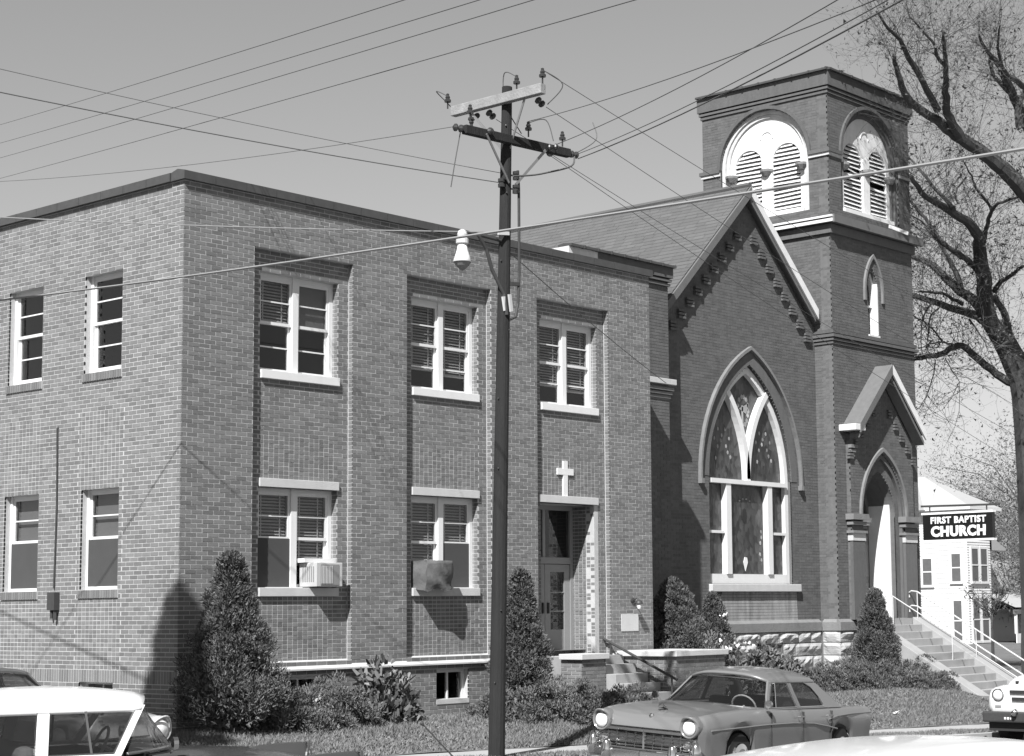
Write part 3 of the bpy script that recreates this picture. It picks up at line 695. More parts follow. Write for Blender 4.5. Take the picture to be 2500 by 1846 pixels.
def copings(name, pts, z, w_=.30, st=.42, m='coping'):
    for (xa, ya), (xb, yb) in zip(pts[:-1], pts[1:]):
        L_ = math.hypot(xb-xa, yb-ya); n = max(1, round(L_/st)); dx, dy = (xb-xa)/L_, (yb-ya)/L_; px_, py_ = -dy, dx
        for i in range(n):
            a, b = i*L_/n+.004, (i+1)*L_/n-.004; tilt = random.uniform(-.012, .012); P = lambda s_, t: (xa+dx*s_+px_*t, ya+dy*s_+py_*t)
            q = MB(); prof = [(-.07, 0), (-.07, .05), (w_/2, .085+tilt), (w_, .05), (w_, 0)]
            vs_ = [(*P(s_, t), z+h) for s_ in (a, b) for t, h in prof]
            q.add(vs_, [(0, 1, 2, 3, 4), (9, 8, 7, 6, 5)]+[(k_, 5+k_, 5+(k_+1) % 5, (k_+1) % 5) for k_ in range(5)])
            vs_ = [(*P(s_, t*1.12-.01), z+h*1.25-.006) for s_ in (b-.03, b+.012) for t, h in prof]
            q.add(vs_, [(0, 1, 2, 3, 4), (9, 8, 7, 6, 5)]+[(k_, 5+k_, 5+(k_+1) % 5, (k_+1) % 5) for k_ in range(5)])
            q.build('coping_tile', m, church)
copings('w', [(WX0-.07, YW-.10), (WX1+.07, YW-.10)], WT)
# ------------------------------------------------------------------ tower
TC = (TX0+TX1)/2; TYC = (YT+TY1)/2; FT, FTL = Ff(YT), Fl(TX0)
BZ0, BZS, BR = 11.83, 13.25, 1.33                             # belfry opening
bel_f = feet(rarc(TC, BR, BZS), BZ0); bel_l = feet(rarc(TYC, BR, BZS), BZ0)
lan = feet(arc(TC-.02, .25, 9.95, 10.58), 8.86)
door = feet(arc(TC, .74, 4.40, 5.50), 1.90)
tf = [(TX0, AZ), (TX1, AZ), (TX1, TTOP), (TX0, TTOP)]; tl = [(YT, AZ), (TY1, AZ), (TY1, TTOP), (YT, TTOP)]
cw.prism(tf, FT, .003, .3, [bel_f, lan, door]); cw.prism([(YT+.31, AZ), (TY1, AZ), (TY1, TTOP), (YT+.31, TTOP)], FTL, .003, .3, [bel_l])
cw.box((TX0+.006, YT+.0065, AZ), (TX0+.3, YT+.31, TTOP-.001))
cw.box((TX1-.3, YT+.31, AZ), (TX1-.006, TY1, TTOP)); cw.box((TX0+.31, TY1-.3, AZ), (TX1-.31, TY1, TTOP))
OB.rows(FT, [[(TX0, 1.88), (TX1, 1.88), (TX1, TTOP), (TX0, TTOP)], bel_f, lan, door], 1.88, TTOP, **KW)
OB.rows(FTL, [[(YT, 1.88), (YG, 1.88), (YG, TTOP), (YT, TTOP)]], 1.88, 8.8, **KW)
OB.rows(FTL, [[(YT, 8.8), (TY1, 8.8), (TY1, TTOP), (YT, TTOP)], bel_l], 8.8, TTOP, **KW)
OB.rows(lambda u, v, d: (TX1-d, u, v), [[(YT, 1.88), (TY1, 1.88), (TY1, TTOP), (YT, TTOP)]], 1.88, TTOP, **KW)
cw.build('wall', 'oldmortar', church, recalc=False)
MB().box((TX0+.3, YT+.3, 14.6), (TX1-.3, TY1-.3, 14.75)).build('tower_roof', 'flatroof', church)
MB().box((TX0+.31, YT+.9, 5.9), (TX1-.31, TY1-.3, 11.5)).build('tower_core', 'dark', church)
def around(name, m, z0, z1, pr, q=None):
    q = MB(); q.box((TX0-pr, YT-pr, z0), (TX1+pr, YT+.05, z1)); q.box((TX0-pr, YT+.052, z0), (TX0+.05, TY1+pr, z1)); q.box((TX1-.05, YT+.052, z0), (TX1+pr, TY1+pr, z1)); return q.build(name, m, church)
around('parapet_course', 'oldbrick', 14.66, 14.72, .035); around('parapet_course', 'oldbrick', 14.75, 14.81, .065); around('parapet', 'oldbrick', 14.84, TTOP, .095)
copings('t', [(TX0-.10, TY1+.1), (TX0-.10, YT-.10), (TX1+.10, YT-.10)], TTOP, .34, .48)
around('belt', 'oldbrick', 8.74, 8.83, .05); around('belt', 'oldbrick', 8.64, 8.71, .09); around('belt', 'oldbrick', 8.56, 8.61, .06); around('belt', 'oldbrick', 8.48, 8.53, .03)
# big wooden cornice
q = MB(); q.box((TX0-.20, YT-.20, 11.42), (TX0-.16, TY1, 11.50)); q.box((TX0-.23, YT-.20, 11.53), (TX0-.16, TY1, 11.58)); q.build('cornice_fascia', 'oldwhite', church)
q = MB(); q.box((TX0-.16, YT-.24, 11.40), (TX1+.22, YT-.19, 11.60)); q.build('cornice_fascia', 'greypaint', church)
q = MB(); q.box((TX0-.158, YT-.188, 11.42), (TX1+.2, YT, 11.60)); q.box((TX0-.158, YT, 11.42), (TX0, TY1, 11.60)); q.build('cornice', 'greypaint', church)
q = MB(); q.box((TX0-.07, YT-.07, 11.18), (TX1+.07, YT, 11.40)); q.box((TX0-.07, YT+.002, 11.18), (TX0, TY1, 11.40)); q.build('cornice_bed', 'oldbrick', church)
# belfry openings
def belfry(F, c, light):
    wm = 'whitewash' if light else 'oldbrick'
    MB().band(rarc(c, BR+.005, BZS), rarc(c, BR+.09, BZS), F, -.06, .03).build('hood_mould', 'oldbrick', church)
    MB().band(feet(rarc(c, 1.235, BZS), BZ0), feet(rarc(c, BR, BZS), BZ0), F, .05, .3).build('arch_order', wm, church)
    MB().band(feet(rarc(c, 1.14, BZS), BZ0), feet(rarc(c, 1.234, BZS), BZ0), F, .10, .3).build('arch_order', wm, church)
    hs = [feet(rarc(c+s_*.575, .42, BZS, 14), BZ0+.16) for s_ in (-1, 1)]
    o = MB().prism(feet(rarc(c, 1.139, BZS), BZ0), F, .15, .22, hs).build('belfry_window', 'oldwhite', church)
    q = MB(); fbox(q, F, c-.15, c+.15, BZ0, BZS+.1, .11, .16)
    q.build('post', 'oldwhite', o)
    for s_ in (-1, 1): q = MB(); q.lathe([(.10, 0), (.17, .10), (.17, .16)], F(c+s_*1.07, BZS-.34, .10), n=8); q.build('capital', 'sandstone', o)
    q = MB(); q.lathe([(.10, 0), (.18, .10), (.18, .16)], F(c, BZS-.34, .12), n=8); q.build('capital', 'sandstone', o)
    MB().band(rarc(c, .17, BZS+.62, 10), rarc(c, .20, BZS+.62, 10), F, .13, .16).build('roundel', 'oldwhite', o)
    random.seed(5)
    for s_ in (-1, 1):
        uc = c+s_*.575
        for i in range(17):
            z = BZ0+.24+i*.104; hw = .42 if z < BZS else math.sqrt(max(.0, .42**2-(z-BZS)**2))
            if hw < .1: continue
            m_ = 'oldwhite'; a = random.uniform(-.012, .012)
            if not light and s_ > 0 and i in (7,): continue
            if not light and s_ < 0 and i in (8, 9): a = .06*(i-8.5)*2
            q = MB(); q.add([F(uc-hw, z-.045+a, .155), F(uc+hw, z-.045-a, .155), F(uc+hw, z+.045-a, .235), F(uc-hw, z+.045+a, .235), F(uc-hw, z-.055+a, .168), F(uc+hw, z-.055-a, .168), F(uc+hw, z+.035-a, .248), F(uc-hw, z+.035+a, .248)],
                            [(0, 1, 2, 3), (7, 6, 5, 4), (0, 4, 5, 1), (3, 2, 6, 7)]); q.build('louver', m_, o, recalc=False)
    q = MB(); fbox(q, F, c-1.14, c+1.14, BZ0-.05, BZ0+.10, .02, .3); q.build('sill', 'oldwhite', o)
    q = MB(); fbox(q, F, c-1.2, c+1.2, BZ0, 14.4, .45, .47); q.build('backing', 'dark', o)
    for a, b in ((TX0 if not light else YT, c-BR-.02), (c+BR+.02, (TX1 if not light else TY1))):
        e0, e1 = (-.07 if a < c-1.5 else 0), (.07 if b > c+1.5 else 0)
        q = MB(); fbox(q, F, a+e0, b+e1, BZS-.06, BZS+.03, -.075, .02); q.build('belfry_belt', 'oldbrick', church)
        q = MB(); fbox(q, F, a+e0*.6, b+e1*.6, BZS-.14, BZS-.062, -.04, .02); q.build('belfry_string', 'whitewash', church)
belfry(FTL, TYC, True); belfry(FT, TC, False)
MB().beam((22.55, YT-.12, 11.72), (23.15, YT-.30, 11.60), .03, .09).build('loose_slat', 'oldwhite', church)
# lancet
lc = TC-.02
MB().band(feet(arc(lc, .38, 9.95, 10.82), 9.72), feet(arc(lc, .45, 9.95, 10.92), 9.72), FT, -.055, .02).build('hood_mould', 'sandstone', church)
lw_ = MB().band(feet(arc(lc, .17, 9.95, 10.42), 8.93), feet(arc(lc, .25, 9.95, 10.58), 8.87), FT, .12, .28).build('lancet_window', 'white', church)
q = MB(); fbox(q, FT, lc-.25, lc+.25, 8.78, 8.88, -.03, .3); q.build('sill', 'white', lw_)
q = MB(); fbox(q, FT, lc-.17, lc+.17, 9.60, 9.65, .14, .24); q.build('rail', 'white', lw_)
pane(FT, feet(arc(lc, .18, 9.95, 10.44), 8.9), .22, lw_)
q = MB(); fbox(q, FT, lc+.20, lc+.245, 8.9, 10.2, .006, .13); q.build('reveal', 'white', lw_)
# ------------------------------------------------------------------ portal
PX0, PX1 = 20.47, 23.36; FP = Ff(YP)
pz = lambda x: 7.80-1.02*abs(x-TC)
po = feet(arc(TC, 1.00, 4.40, 5.95), 1.90)
pp = [(PX0, 1.88), (PX1, 1.88), (PX1, pz(PX1)), (TC, pz(TC)), (PX0, pz(PX0))]
MB().prism(pp, FP, .003, .115, [po]).build('portal_wall', 'oldmortar', church)
OB.rows(FP, [pp, po], 1.88, 7.8, **KW)
OB.rect(Fl(PX0), YP, YT, 1.88, 6.3, **KW)
ring('hood_mould', 'sandstone', TC, 1.02, 5.97, 1.09, 6.07, 4.40, FP, -.06, .03)
for i, (h, t, d) in enumerate(((.92, 5.80, .04), (.83, 5.64, .12))):
    MB().band(feet(arc(TC, h, 4.40, t), 1.9), feet(arc(TC, h+.085, 4.40, t+.16), 1.9), FP, d, .22).build('arch_order', 'oldbrick', church)
for x0, x1 in ((PX0-.06, TC-.90), (TC+.90, PX1+.06)):
    q = MB(); fbox(q, FP, x0-.05, x1+.05, 4.26, 4.40, -.13, .1); fbox(q, FP, x0, x1, 4.14, 4.22, -.08, .1); fbox(q, FP, x0-.02, x1+.02, 3.94, 4.0, -.10, .1); q.build('capital', 'sandstone', church)
    q = MB(); fbox(q, FP, x0+.03, x1, 3.76, 3.94, -.05, .1); q.build('capital_band', 'stone', church)
    q = MB(); fbox(q, FP, x0+.05, x1-.02, 1.88, 3.76, -.035, .05); q.build('pier', 'oldbrick', church)
OV = YP-.34; F = Ff(OV)
zz = lambda x: 8.10-1.02*abs(x-TC)
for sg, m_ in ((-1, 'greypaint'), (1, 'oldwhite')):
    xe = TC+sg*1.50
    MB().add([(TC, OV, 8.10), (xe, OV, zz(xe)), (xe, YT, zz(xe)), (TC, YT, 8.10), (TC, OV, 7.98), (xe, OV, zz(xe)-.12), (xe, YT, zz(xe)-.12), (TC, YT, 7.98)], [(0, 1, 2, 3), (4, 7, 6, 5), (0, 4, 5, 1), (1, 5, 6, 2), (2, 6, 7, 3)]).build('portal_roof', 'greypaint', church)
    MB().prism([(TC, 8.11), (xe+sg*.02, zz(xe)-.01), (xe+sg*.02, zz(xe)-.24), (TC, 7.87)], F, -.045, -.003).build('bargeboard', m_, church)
    MB().prism([(TC, 7.86), (xe, zz(xe)-.26), (xe, zz(xe)-.36), (TC, 7.76)], F, .02, .30).build('bed_mould', 'greypaint', church)
    for i in range(1, 6):
        x = TC+sg*(.1+.27*i); z = pz(x)-.42; t = MB()
        for k_ in range(3): fbox(t, FP, x-.09, x+.09, z-.075*k_-.03, z-.075*k_+.022, -.06, .03)
        t.build('corbel', 'oldbrick', church)
q = MB(); q.box((TC-1.72, OV-.02, 6.38), (TC-1.28, YT, 6.53)); q.build('cornice_return', 'oldwhite', church, bevel=.01)
q = MB(); q.box((PX0-.08, YP-.10, 5.98), (PX0+.2, YP, 6.06)); q.box((PX0-.05, YP-.07, 5.88), (PX0+.18, YP, 5.95)); q.box((PX0-.03, YP-.04, 5.78), (PX0+.16, YP, 5.85)); q.build('return_corbel', 'sandstone', church)
# door deep in the portal
YD = 2.34; FDo = Ff(YD)
q = MB(); q.box((TC+.70, YT+.14, 1.9), (TC+.735, YD, 4.9)); q.build('door_reveal', 'oldwhite', church)
MB().band(arc(TC, .735, 4.40, 5.49), arc(TC, .75, 4.40, 5.52), Ff(YT), .302, YD-YT).build('door_reveal', 'greypaint', church)
q = MB(); q.box((TC-.76, YT+.305, 1.9), (TC-.735, YD, 5.5)); q.build('door_reveal', 'greypaint', church)
q = MB(); q.box((TC-.74, YD-.10, 4.28), (TC+.74, YD+.1, 4.40)); q.box((TC-.74, YD-.05, 4.20), (TC+.74, YD+.1, 4.26)); q.build('door_transom', 'oldwhite', church)
tw = MB().band(arc(TC, .62, 4.40, 5.30), arc(TC, .74, 4.40, 5.52), FDo, -.02, .08).build('tympanum', 'greypaint', church)
pane(FDo, arc(TC, .64, 4.40, 5.34), .04, tw)
for k_ in (0, 1):
    u0 = TC-.735+.735*k_+.008; u1 = TC+.735*k_-.008
    o = MB(); fbox(o, FDo, u0, u1, 1.92, 4.19, .02, .07); dr = o.build('church_door', 'doorpaint', church)
    for a, b, c_, d_ in ((.08, .33, .15, .85), (.40, .65, .15, .85), (.08, .33, 1.0, 1.85), (.40, .65, 1.0, 1.85)):
        q = MB(); fbox(q, FDo, u0+a, u0+b, 1.92+c_, 1.92+d_, .0, .021); q.build('panel', 'doorpaint', dr, bevel=.012)
    q = MB(); [fbox(q, FDo, u0+.10+i*.3, u0+.28+i*.3, 3.95, 4.12, -.03, .021) for i in (0, 1)]; q.build('moulding', 'iron', dr)
    q = MB(); u = u1-.05 if k_ == 0 else u0+.05; q.lathe([(.02, 0), (.03, .03), (.03, .06), (.01, .08)], FDo(u, 2.95, 0), (0, -1, 0), 8); q.build('handle', 'iron', dr)
OB.build(church, 'oldbrick')
# plinth: water table and rock-faced foundation stones
def rock(F, u0, u1, v0, v1, m='limestone', amp=.07, name='foundation_stone'):
    nu, nv = max(3, int((u1-u0)/.11)), 4; q = MB(); vs_ = []; fs_ = []
    for j in range(nv+1):
        for i in range(nu+1):
            e = 0 if i in (0, nu) or j in (0, nv) else random.uniform(.35, 1)*amp
            if j == 1 and e: e *= .35
            vs_.append(F(u0+.006+(u1-u0-.012)*i/nu, v0+.006+(v1-v0-.012)*j/nv, -e))
    n = len(vs_); fs_ = [(j*(nu+1)+i, j*(nu+1)+i+1, (j+1)*(nu+1)+i+1, (j+1)*(nu+1)+i) for j in range(nv) for i in range(nu)]
    q.add(vs_, fs_); q.build(name, m, church, recalc=False)
random.seed(11)
fw = MB(); fw.box((13.8, YG-.03, -.3), (17.35, YG+.3, 1.63)); fw.box((18.35, YG-.03, -.3), (TX0-.02, YG+.3, 1.63)); fw.box((17.35, YG-.03, 1.33), (18.35, YG+.3, 1.63)); fw.box((17.35, YG+.25, -.3), (18.35, YG+.3, 1.33))
fw.box((TX0-.05, YT-.03, -.5), (TX1+.05, YT+.3, 1.63)); fw.box((TX0-.045, YT+.31, -.5), (TX0+.2, YG+.2, 1.63)); fw.build('foundation', 'oldmortar', church)
for r_, (v0, v1) in enumerate(((1.36, 1.62), (1.06, 1.35), (.76, 1.05), (.44, .75), (.1, .43))):
    for x0, x1, F in ((13.9, TX0-.05, Ff(YG-.04)), (TX0-.06, TX1+.06, Ff(YT-.04)), (YT-.06, YG-.08, Fl(TX0-.055))):
        u = x0
        while u < x1-.05:
            e = min(x1, u+random.uniform(.5, 1.1)*(.5 if F(0, 0, 0)[0] != 0 else 1))
            if x1-e < .25: e = x1
            if not (F(0, 0, 0)[1] > 2 and v1 < 1.36 and e > 17.3 and u < 18.4): rock(F, u, e, v0, v1)
            elif u < 17.1: rock(F, u, 17.33, v0, v1)
            elif e > 18.6: rock(F, 18.37, e, v0, v1)
            u = e
bwn = MB().box((17.4, YG+.12, .55), (17.46, YG+.2, 1.32)).box((18.24, YG+.12, .55), (18.3, YG+.2, 1.32)).box((17.8, YG+.12, .55), (17.84, YG+.2, 1.32)).build('basement_window', 'greypaint', church)
MB().box((17.4, YG+.16, .5), (18.3, YG+.17, 1.32)).build('pane', 'glass', bwn)
def wtable(F, u0, u1, n):
    for i in range(n):
        a, b = u0+(u1-u0)*i/n+.003, u0+(u1-u0)*(i+1)/n-.003
        MB().prism([(-.09, 1.63), (.02, 1.63), (.02, 1.90), (-.01, 1.90), (-.09, 1.83)], lambda u, v, d: F(d, v, u), a, b).build('water_table_stone', 'sandstone', church)
wtable(FG, 13.8, TX0-.1, 6); wtable(FT, TX0-.09, TX1+.09, 4); wtable(FTL, YT-.02, YG-.09, 1)

# church steps
cs = thing('church_steps', (TC, -.5, 0), 'tall flight of pale stone steps up to the church tower door', 'steps')
LZ = 1.90; n_st = 13; y = 1.28
MB().box((TC-1.35, y, -.6), (TC+1.40, YP-.14, LZ-.006)).build('landing', 'steps', cs)
MB().box((TC-.8, YP-.1, LZ-.4), (TC+.8, YD, LZ)).build('threshold', 'steps', cs)
for i in range(n_st):
    MB().box((TC-.90, y-(i+1)*.283, -.9), (TC+.90, y-i*.283, LZ-(i+1)*.165)).build('step', 'steps', cs, bevel=.006)
for s_, (x0, x1) in ((-1, (TC-1.35, TC-.905)), (1, (TC+.905, TC+1.40))):
    Fs = lambda u, v, d: (d, u, v)
    ye = y-n_st*.283; o = MB().prism([(y-.02, -.9), (y-.02, LZ+.02), (ye+.25, LZ+.02-(y-ye-.27)*.583), (ye-.1, LZ-.1-(y-ye-.27)*.583), (ye-.1, -.9)], Fs, x0, x1).build('cheek', 'steps', cs, bevel=.012)
hr = []
for x, lab in ((TC+1.05, 'pale pipe handrail along the right side of the church steps'), (TC-.1, 'pale pipe handrail in the middle of the church steps')):
    t = thing('step_handrail', (x, 0, 1), lab, 'handrail', 'pipe handrails on the church steps')
    for h in ((.66, .30) if x > TC+.5 else (.55,)):
        MB().tube([(x, 1.42, LZ+h-.16), (x, 1.45, LZ+h-.05), (x, 1.36, LZ+h), (x, 1.2, LZ+h-.02), (x, -2.1, LZ+h-.02-3.3*.583), (x, -2.25, LZ+h-.2-3.3*.583)], .019 if x > TC+.5 else .013, 8).build('rail', 'pipe', t)
    for yy in (1.2, -.4, -2.05): MB().tube([(x, yy, LZ-(1.2-yy)*.583-.35), (x, yy, LZ+(.66 if x > TC+.5 else .55)-.02-(1.2-yy)*.583)], .012, 8).build('post', 'pipe', t)

# hanging sign
sg = thing('church_sign', (23.9, .5, 4.2), 'black hanging sign with white letters FIRST BAPTIST CHURCH on an iron bracket', 'sign')
SX = 23.92
MB().box((SX-.07, -.46, 3.83), (SX+.07, 1.50, 4.48)).build('panel', 'signblack', sg)
q = MB(); q.box((SX-.085, -.49, 4.475), (SX+.085, 1.53, 4.525)); q.box((SX-.085, -.49, 3.785), (SX+.085, 1.53, 3.835)); q.build('trim', 'signwhite', sg)
MB().beam((SX, YT, 4.70), (SX, -.64, 4.66), .04, .05).build('bracket', 'iron', sg)
for yy in (1.33, -.28): MB().box((SX-.012, yy-.014, 4.52), (SX+.012, yy+.014, 4.69)).build('hanger', 'iron', sg)
def lettering(text, size, yc, zc, width, bold, par, flip=1, name='letter'):
    for side in (-1, 1):
        cu_ = bpy.data.curves.new('t', 'FONT'); cu_.body = text; cu_.size = size; cu_.extrude = .012; cu_.offset = bold; cu_.align_x = 'CENTER'; cu_.align_y = 'CENTER'; cu_.resolution_u = 3; cu_.space_character = 1.12
        to = bpy.data.objects.new('t', cu_); COL.objects.link(to); bpy.context.view_layer.update()
        me = bpy.data.meshes.new_from_object(to); wd = to.dimensions.x; bpy.data.objects.remove(to)
        me.name = name; me.materials.clear(); me.materials.append(M['signwhite'])
        o = bpy.data.objects.new(name, me); k_ = width/max(wd, .01)
        rot = Matrix(((0, 0, -1), (-1, 0, 0), (0, 1, 0))).to_4x4() if side < 0 else Matrix(((0, 0, 1), (1, 0, 0), (0, 1, 0))).to_4x4()
        me.transform(Matrix.Translation((SX+side*.078, yc, zc)) @ rot @ Matrix.Diagonal((k_, 1, 1, 1)))
        link(o, par)
lettering('FIRST BAPTIST', .225, .49, 4.315, 1.56, .008, sg); lettering('CHURCH', .34, .49, 4.03, 1.54, .018, sg)
# ================================================================== utility pole, lamp and wires
PX, PY = 2.03, -4.5; PB = float(S(2))+.1
up_ = thing('utility_pole', (PX, PY, PB), 'tall dark wooden utility pole with two crossarms in front of the annex', 'utility pole')
def pole_x(z): return PX+(z-.7)/9.0*.26
MB().tube([(pole_x(z), PY, z) for z in (PB-.2, 2.5, 5, 7.5, 9.72)], [.118, .108, .098, .086, .074], 14).build('pole', 'wood', up_, smooth=False)
ax = pole_x(9.5)
MB().beam((ax-.10, PY-.80, 9.52), (ax-.10, PY+1.0, 9.52), .11, .145).build('crossarm', 'paleWood', up_, bevel=.008)
MB().beam((1.30, PY-.11, 8.88), (3.50, PY-.11, 8.95), .10, .125, ).build('crossarm', 'wood', up_, bevel=.008)
for s_ in (-1, 1):
    MB().beam((ax-.10, PY+.1+s_*.55, 9.46), (ax-.02, PY+s_*.07, 8.80), .012, .04).build('brace', 'steel', up_)
    MB().beam((ax+.02+s_*.62, PY-.17, 8.88), (ax+s_*.07, PY-.1, 8.28), .012, .04).build('brace', 'steel', up_)
def insul(x, y, z, down=False, r=.05):
    s_ = -1 if down else 1; q = MB()
    q.lathe([(.012, -.10*s_), (.012, 0), (r, 0), (r*1.05, .03*s_), (r*.6, .05*s_), (r*.75, .07*s_), (r*.45, .10*s_), (r*.5, .12*s_), (.01, .13*s_)], (x, y, z), n=10); q.build('insulator', 'porcelain', up_)
for y, d in ((-1.12, 0), (-.62, 0), (.78, 0)): insul(ax-.10, PY+y+.33, 9.69 if y != .78 else 9.69)
insul(ax-.1, PY+.62, 9.36, True)
for x in (2.62, 3.36): insul(x, PY-.11, 9.13)
insul(1.42, PY-.11, 9.13)
def strain(p, d, n=2):
    d = Vector(d).normalized(); q = MB(); p = Vector(p)
    for i in range(n): q.lathe([(.012, 0), (.055, .03), (.055, .05), (.02, .08)], p+d*.09*i, d, 10)
    q.build('insulator', 'porcelain', up_)
strain((1.28, PY-.11, 8.88), (-1, .15, 0)); strain((3.52, PY-.11, 8.95), (1, -.1, 0)); strain((2.95, PY-.18, 8.92), (.6, -1, 0)); strain((3.2, PY-.02, 8.93), (.5, 1, -.2), 1); strain((1.75, PY-.16, 8.92), (-.3, -1, .1), 1)
strain((ax-.04, PY-.62, 9.42), (1, .1, -.4)); strain((ax-.04, PY+.35, 9.42), (1, .1, -.4)); strain((ax-.04, PY+.6, 9.42), (.9, .2, -.4), 1)
for x, y, z in ((-.13, 0, 8.27), (.14, -.03, 8.42), (.14, -.03, 8.22)):
    q = MB(); xx = pole_x(z)+x; q.lathe([(.05, -.06), (.05, -.02), (.035, 0), (.05, .02), (.05, .06)], (xx, PY-.04+y, z), n=10); q.beam((pole_x(z), PY, z), (xx, PY-.04+y, z), .03, .02); q.build('insulator', 'porcelain', up_)
MB().tube([(pole_x(8.3)+.17, PY-.08, 8.5), (pole_x(8)+.2, PY-.08, 8.25), (pole_x(8)+.2, PY-.08, 7.0), (pole_x(7)+.2, PY-.08, 6.55), (pole_x(6.5)+.14, PY-.1, 6.35), (pole_x(6.4)+.02, PY-.11, 6.30)], .02, 8).build('riser', 'iron', up_)
MB().beam((pole_x(6.9), PY-.05, 6.82), (pole_x(6.9)+.22, PY-.08, 6.84), .05, .05).build('riser_bracket', 'iron', up_)
for k_ in range(26):
    z = 1.2+k_*.33; a = random.uniform(3.2, 5.2); rr_ = .112-.004*z+.0
    if k_ % 3 == 0: MB().beam((pole_x(z)+rr_*math.cos(a)*.8, PY+rr_*math.sin(a)*.8, z), (pole_x(z)+(rr_+.03)*math.cos(a), PY+(rr_+.03)*math.sin(a), z+.01), .016, .016).build('pole_step', 'iron', up_)
def sagline(p, q, sag=0, n=16):
    p, q = Vector(p), Vector(q); return [p+(q-p)*(i/n)-Vector((0, 0, sag*4*(i/n)*(1-i/n))) for i in range(n+1)]
def jump(pts, r=.008):
    # smooth jumper by Catmull-Rom
    P = [Vector(p) for p in pts]; P = [P[0]]+P+[P[-1]]; out = []
    for i in range(1, len(P)-2):
        for t in np.linspace(0, 1, 7)[:-1]:
            a, b, c, d = P[i-1], P[i], P[i+1], P[i+2]; out.append(.5*((2*b)+(c-a)*t+(2*a-5*b+4*c-d)*t*t+(3*b-a-3*c+d)*t**3))
    MB().tube(out+[P[-2]], r, 5).build('jumper', 'wire', up_)
jump([(ax-.1, PY+1.11, 9.78), (ax-.05, PY+1.40, 9.92), (ax, PY+1.2, 9.7), (ax-.1, PY+.9, 9.45)])
jump([(ax-.1, PY-.28, 9.80), (ax+.05, PY+.1, 9.95), (ax+.1, PY+.12, 9.5), (ax+.2, PY-.1, 9.05)])
jump([(ax-.1, PY-.78, 9.8), (ax+.15, PY-.95, 9.6), (ax+.1, PY-.7, 9.35)])
jump([(2.62, PY-.11, 9.24), (2.9, PY-.2, 9.32), (2.95, PY-.3, 9.0)]); jump([(3.62, PY-.11, 8.97), (3.4, PY-.25, 8.72), (2.8, PY-.25, 8.5), (2.5, PY-.2, 8.42), (2.2, PY-.2, 8.36)], .014)
jump([(1.25, PY-.1, 8.88), (1.18, PY-.05, 8.4), (1.15, PY-.0, 8.05)]); jump([(3.6, PY-.1, 8.95), (3.9, PY-.3, 9.2), (3.95, PY-.2, 9.5)])
# street lamp
lamp = thing('street_lamp', (1.45, PY+.05, 7.2), 'pale bell shaped street lamp on a curved bracket from the utility pole', 'street lamp')
lx, ly = 1.42, PY+.05
MB().tube([(pole_x(7.45)-.08, PY, 7.44), (1.78, PY+.02, 7.46), (lx+.10, ly, 7.47)], .022, 8).build('bracket', 'iron', lamp)
MB().tube([(1.72, PY+.02, 7.45), (1.86, PY+.01, 7.28), (1.96, PY, 7.0), (pole_x(6.6)-.06, PY-.06, 6.66), (pole_x(6.45)-.04, PY-.10, 6.36)], .026, 8).build('brace', 'iron', lamp)
q = MB(); q.beam((pole_x(6.5)-.085, PY-.075, 6.62), (pole_x(6.5)-.055, PY-.085, 6.42), .05, .03, (0, 1, 0)); q.beam((pole_x(6.5)+.0, PY-.115, 6.66), (pole_x(6.5)+.05, PY-.105, 6.42), .05, .03, (0, 1, 0)); q.build('pole_clamp', 'lampmetal', lamp)
MB().lathe([(.02, .44), (.055, .42), (.072, .37), (.066, .32), (.088, .305), (.09, .24), (.072, .225)], (lx, ly, 7.06), n=16).build('housing', 'lampmetal', lamp, smooth=False)
MB().lathe([(.065, .225), (.075, .16), (.105, .06), (.135, -.02), (.13, -.025)], (lx, ly, 7.06), n=18).build('reflector', 'lampglass', lamp, smooth=True)
MB().lathe([(.125, -.023), (.085, -.08), (.035, -.13), (.005, -.145)], (lx, ly, 7.06), n=18).build('refractor', 'acgrille', lamp)
MB().beam((pole_x(7.5)-.02, PY-.10, 7.54), (pole_x(7.5)-.22, PY-.08, 7.52), .03, .05).build('clip', 'lampmetal', lamp)
# wires: each span is its own thing
def power_line(p, q, sag, r, label, group, m='wire'):
    o = MB().tube(sagline(p, q, sag), r, 5, True).build('power_line', m, recalc=False); return tag(o, label, 'power line', group)
GA = 'wires strung along the side street'
YL_ = [((-10.9, -9.0, 0), 0)]
def eye(px, py, dist):                                          # helper used once, to place far wire ends: a point seen in the photograph at a distance
    x, y = (px-1517.54)/4412.556, (py-1009.58)/4412.556; m = cam.matrix_world.to_3x3()
    d = m @ Vector((x, -y, -1)); return cam.matrix_world.translation+d*dist
def span(a, b, sag, r, label, group, m='wire', ext0=0, ext1=0):
    p, q = eye(*a), eye(*b); d = q-p; return power_line(p-d*ext0, q+d*ext1, sag, r, label, group, m)
for i, (a, b) in enumerate((((0, 297, 45), (938, 0, 20)), ((0, 342, 45), (1117, 0, 19)), ((0, 378, 45), (1247, 0, 18.5)), ((0, 428, 45), (1487, 0, 17)))):
    span(a, b, .10, .0055, ['uppermost of the four long parallel wires crossing the sky at upper left', 'second from the top of the four long parallel wires at upper left', 'third from the top of the four long parallel wires at upper left', 'lowest of the four long parallel wires crossing the sky at upper left'][i], GA, ext0=.6, ext1=.5)
big = span((0, 709, 22), (2500, 322, 11), .16, .012, 'thick pale cable hanging low across the annex and the church tower', None, 'cable', .5, .4)
GR = 'wires from the pole across the street'
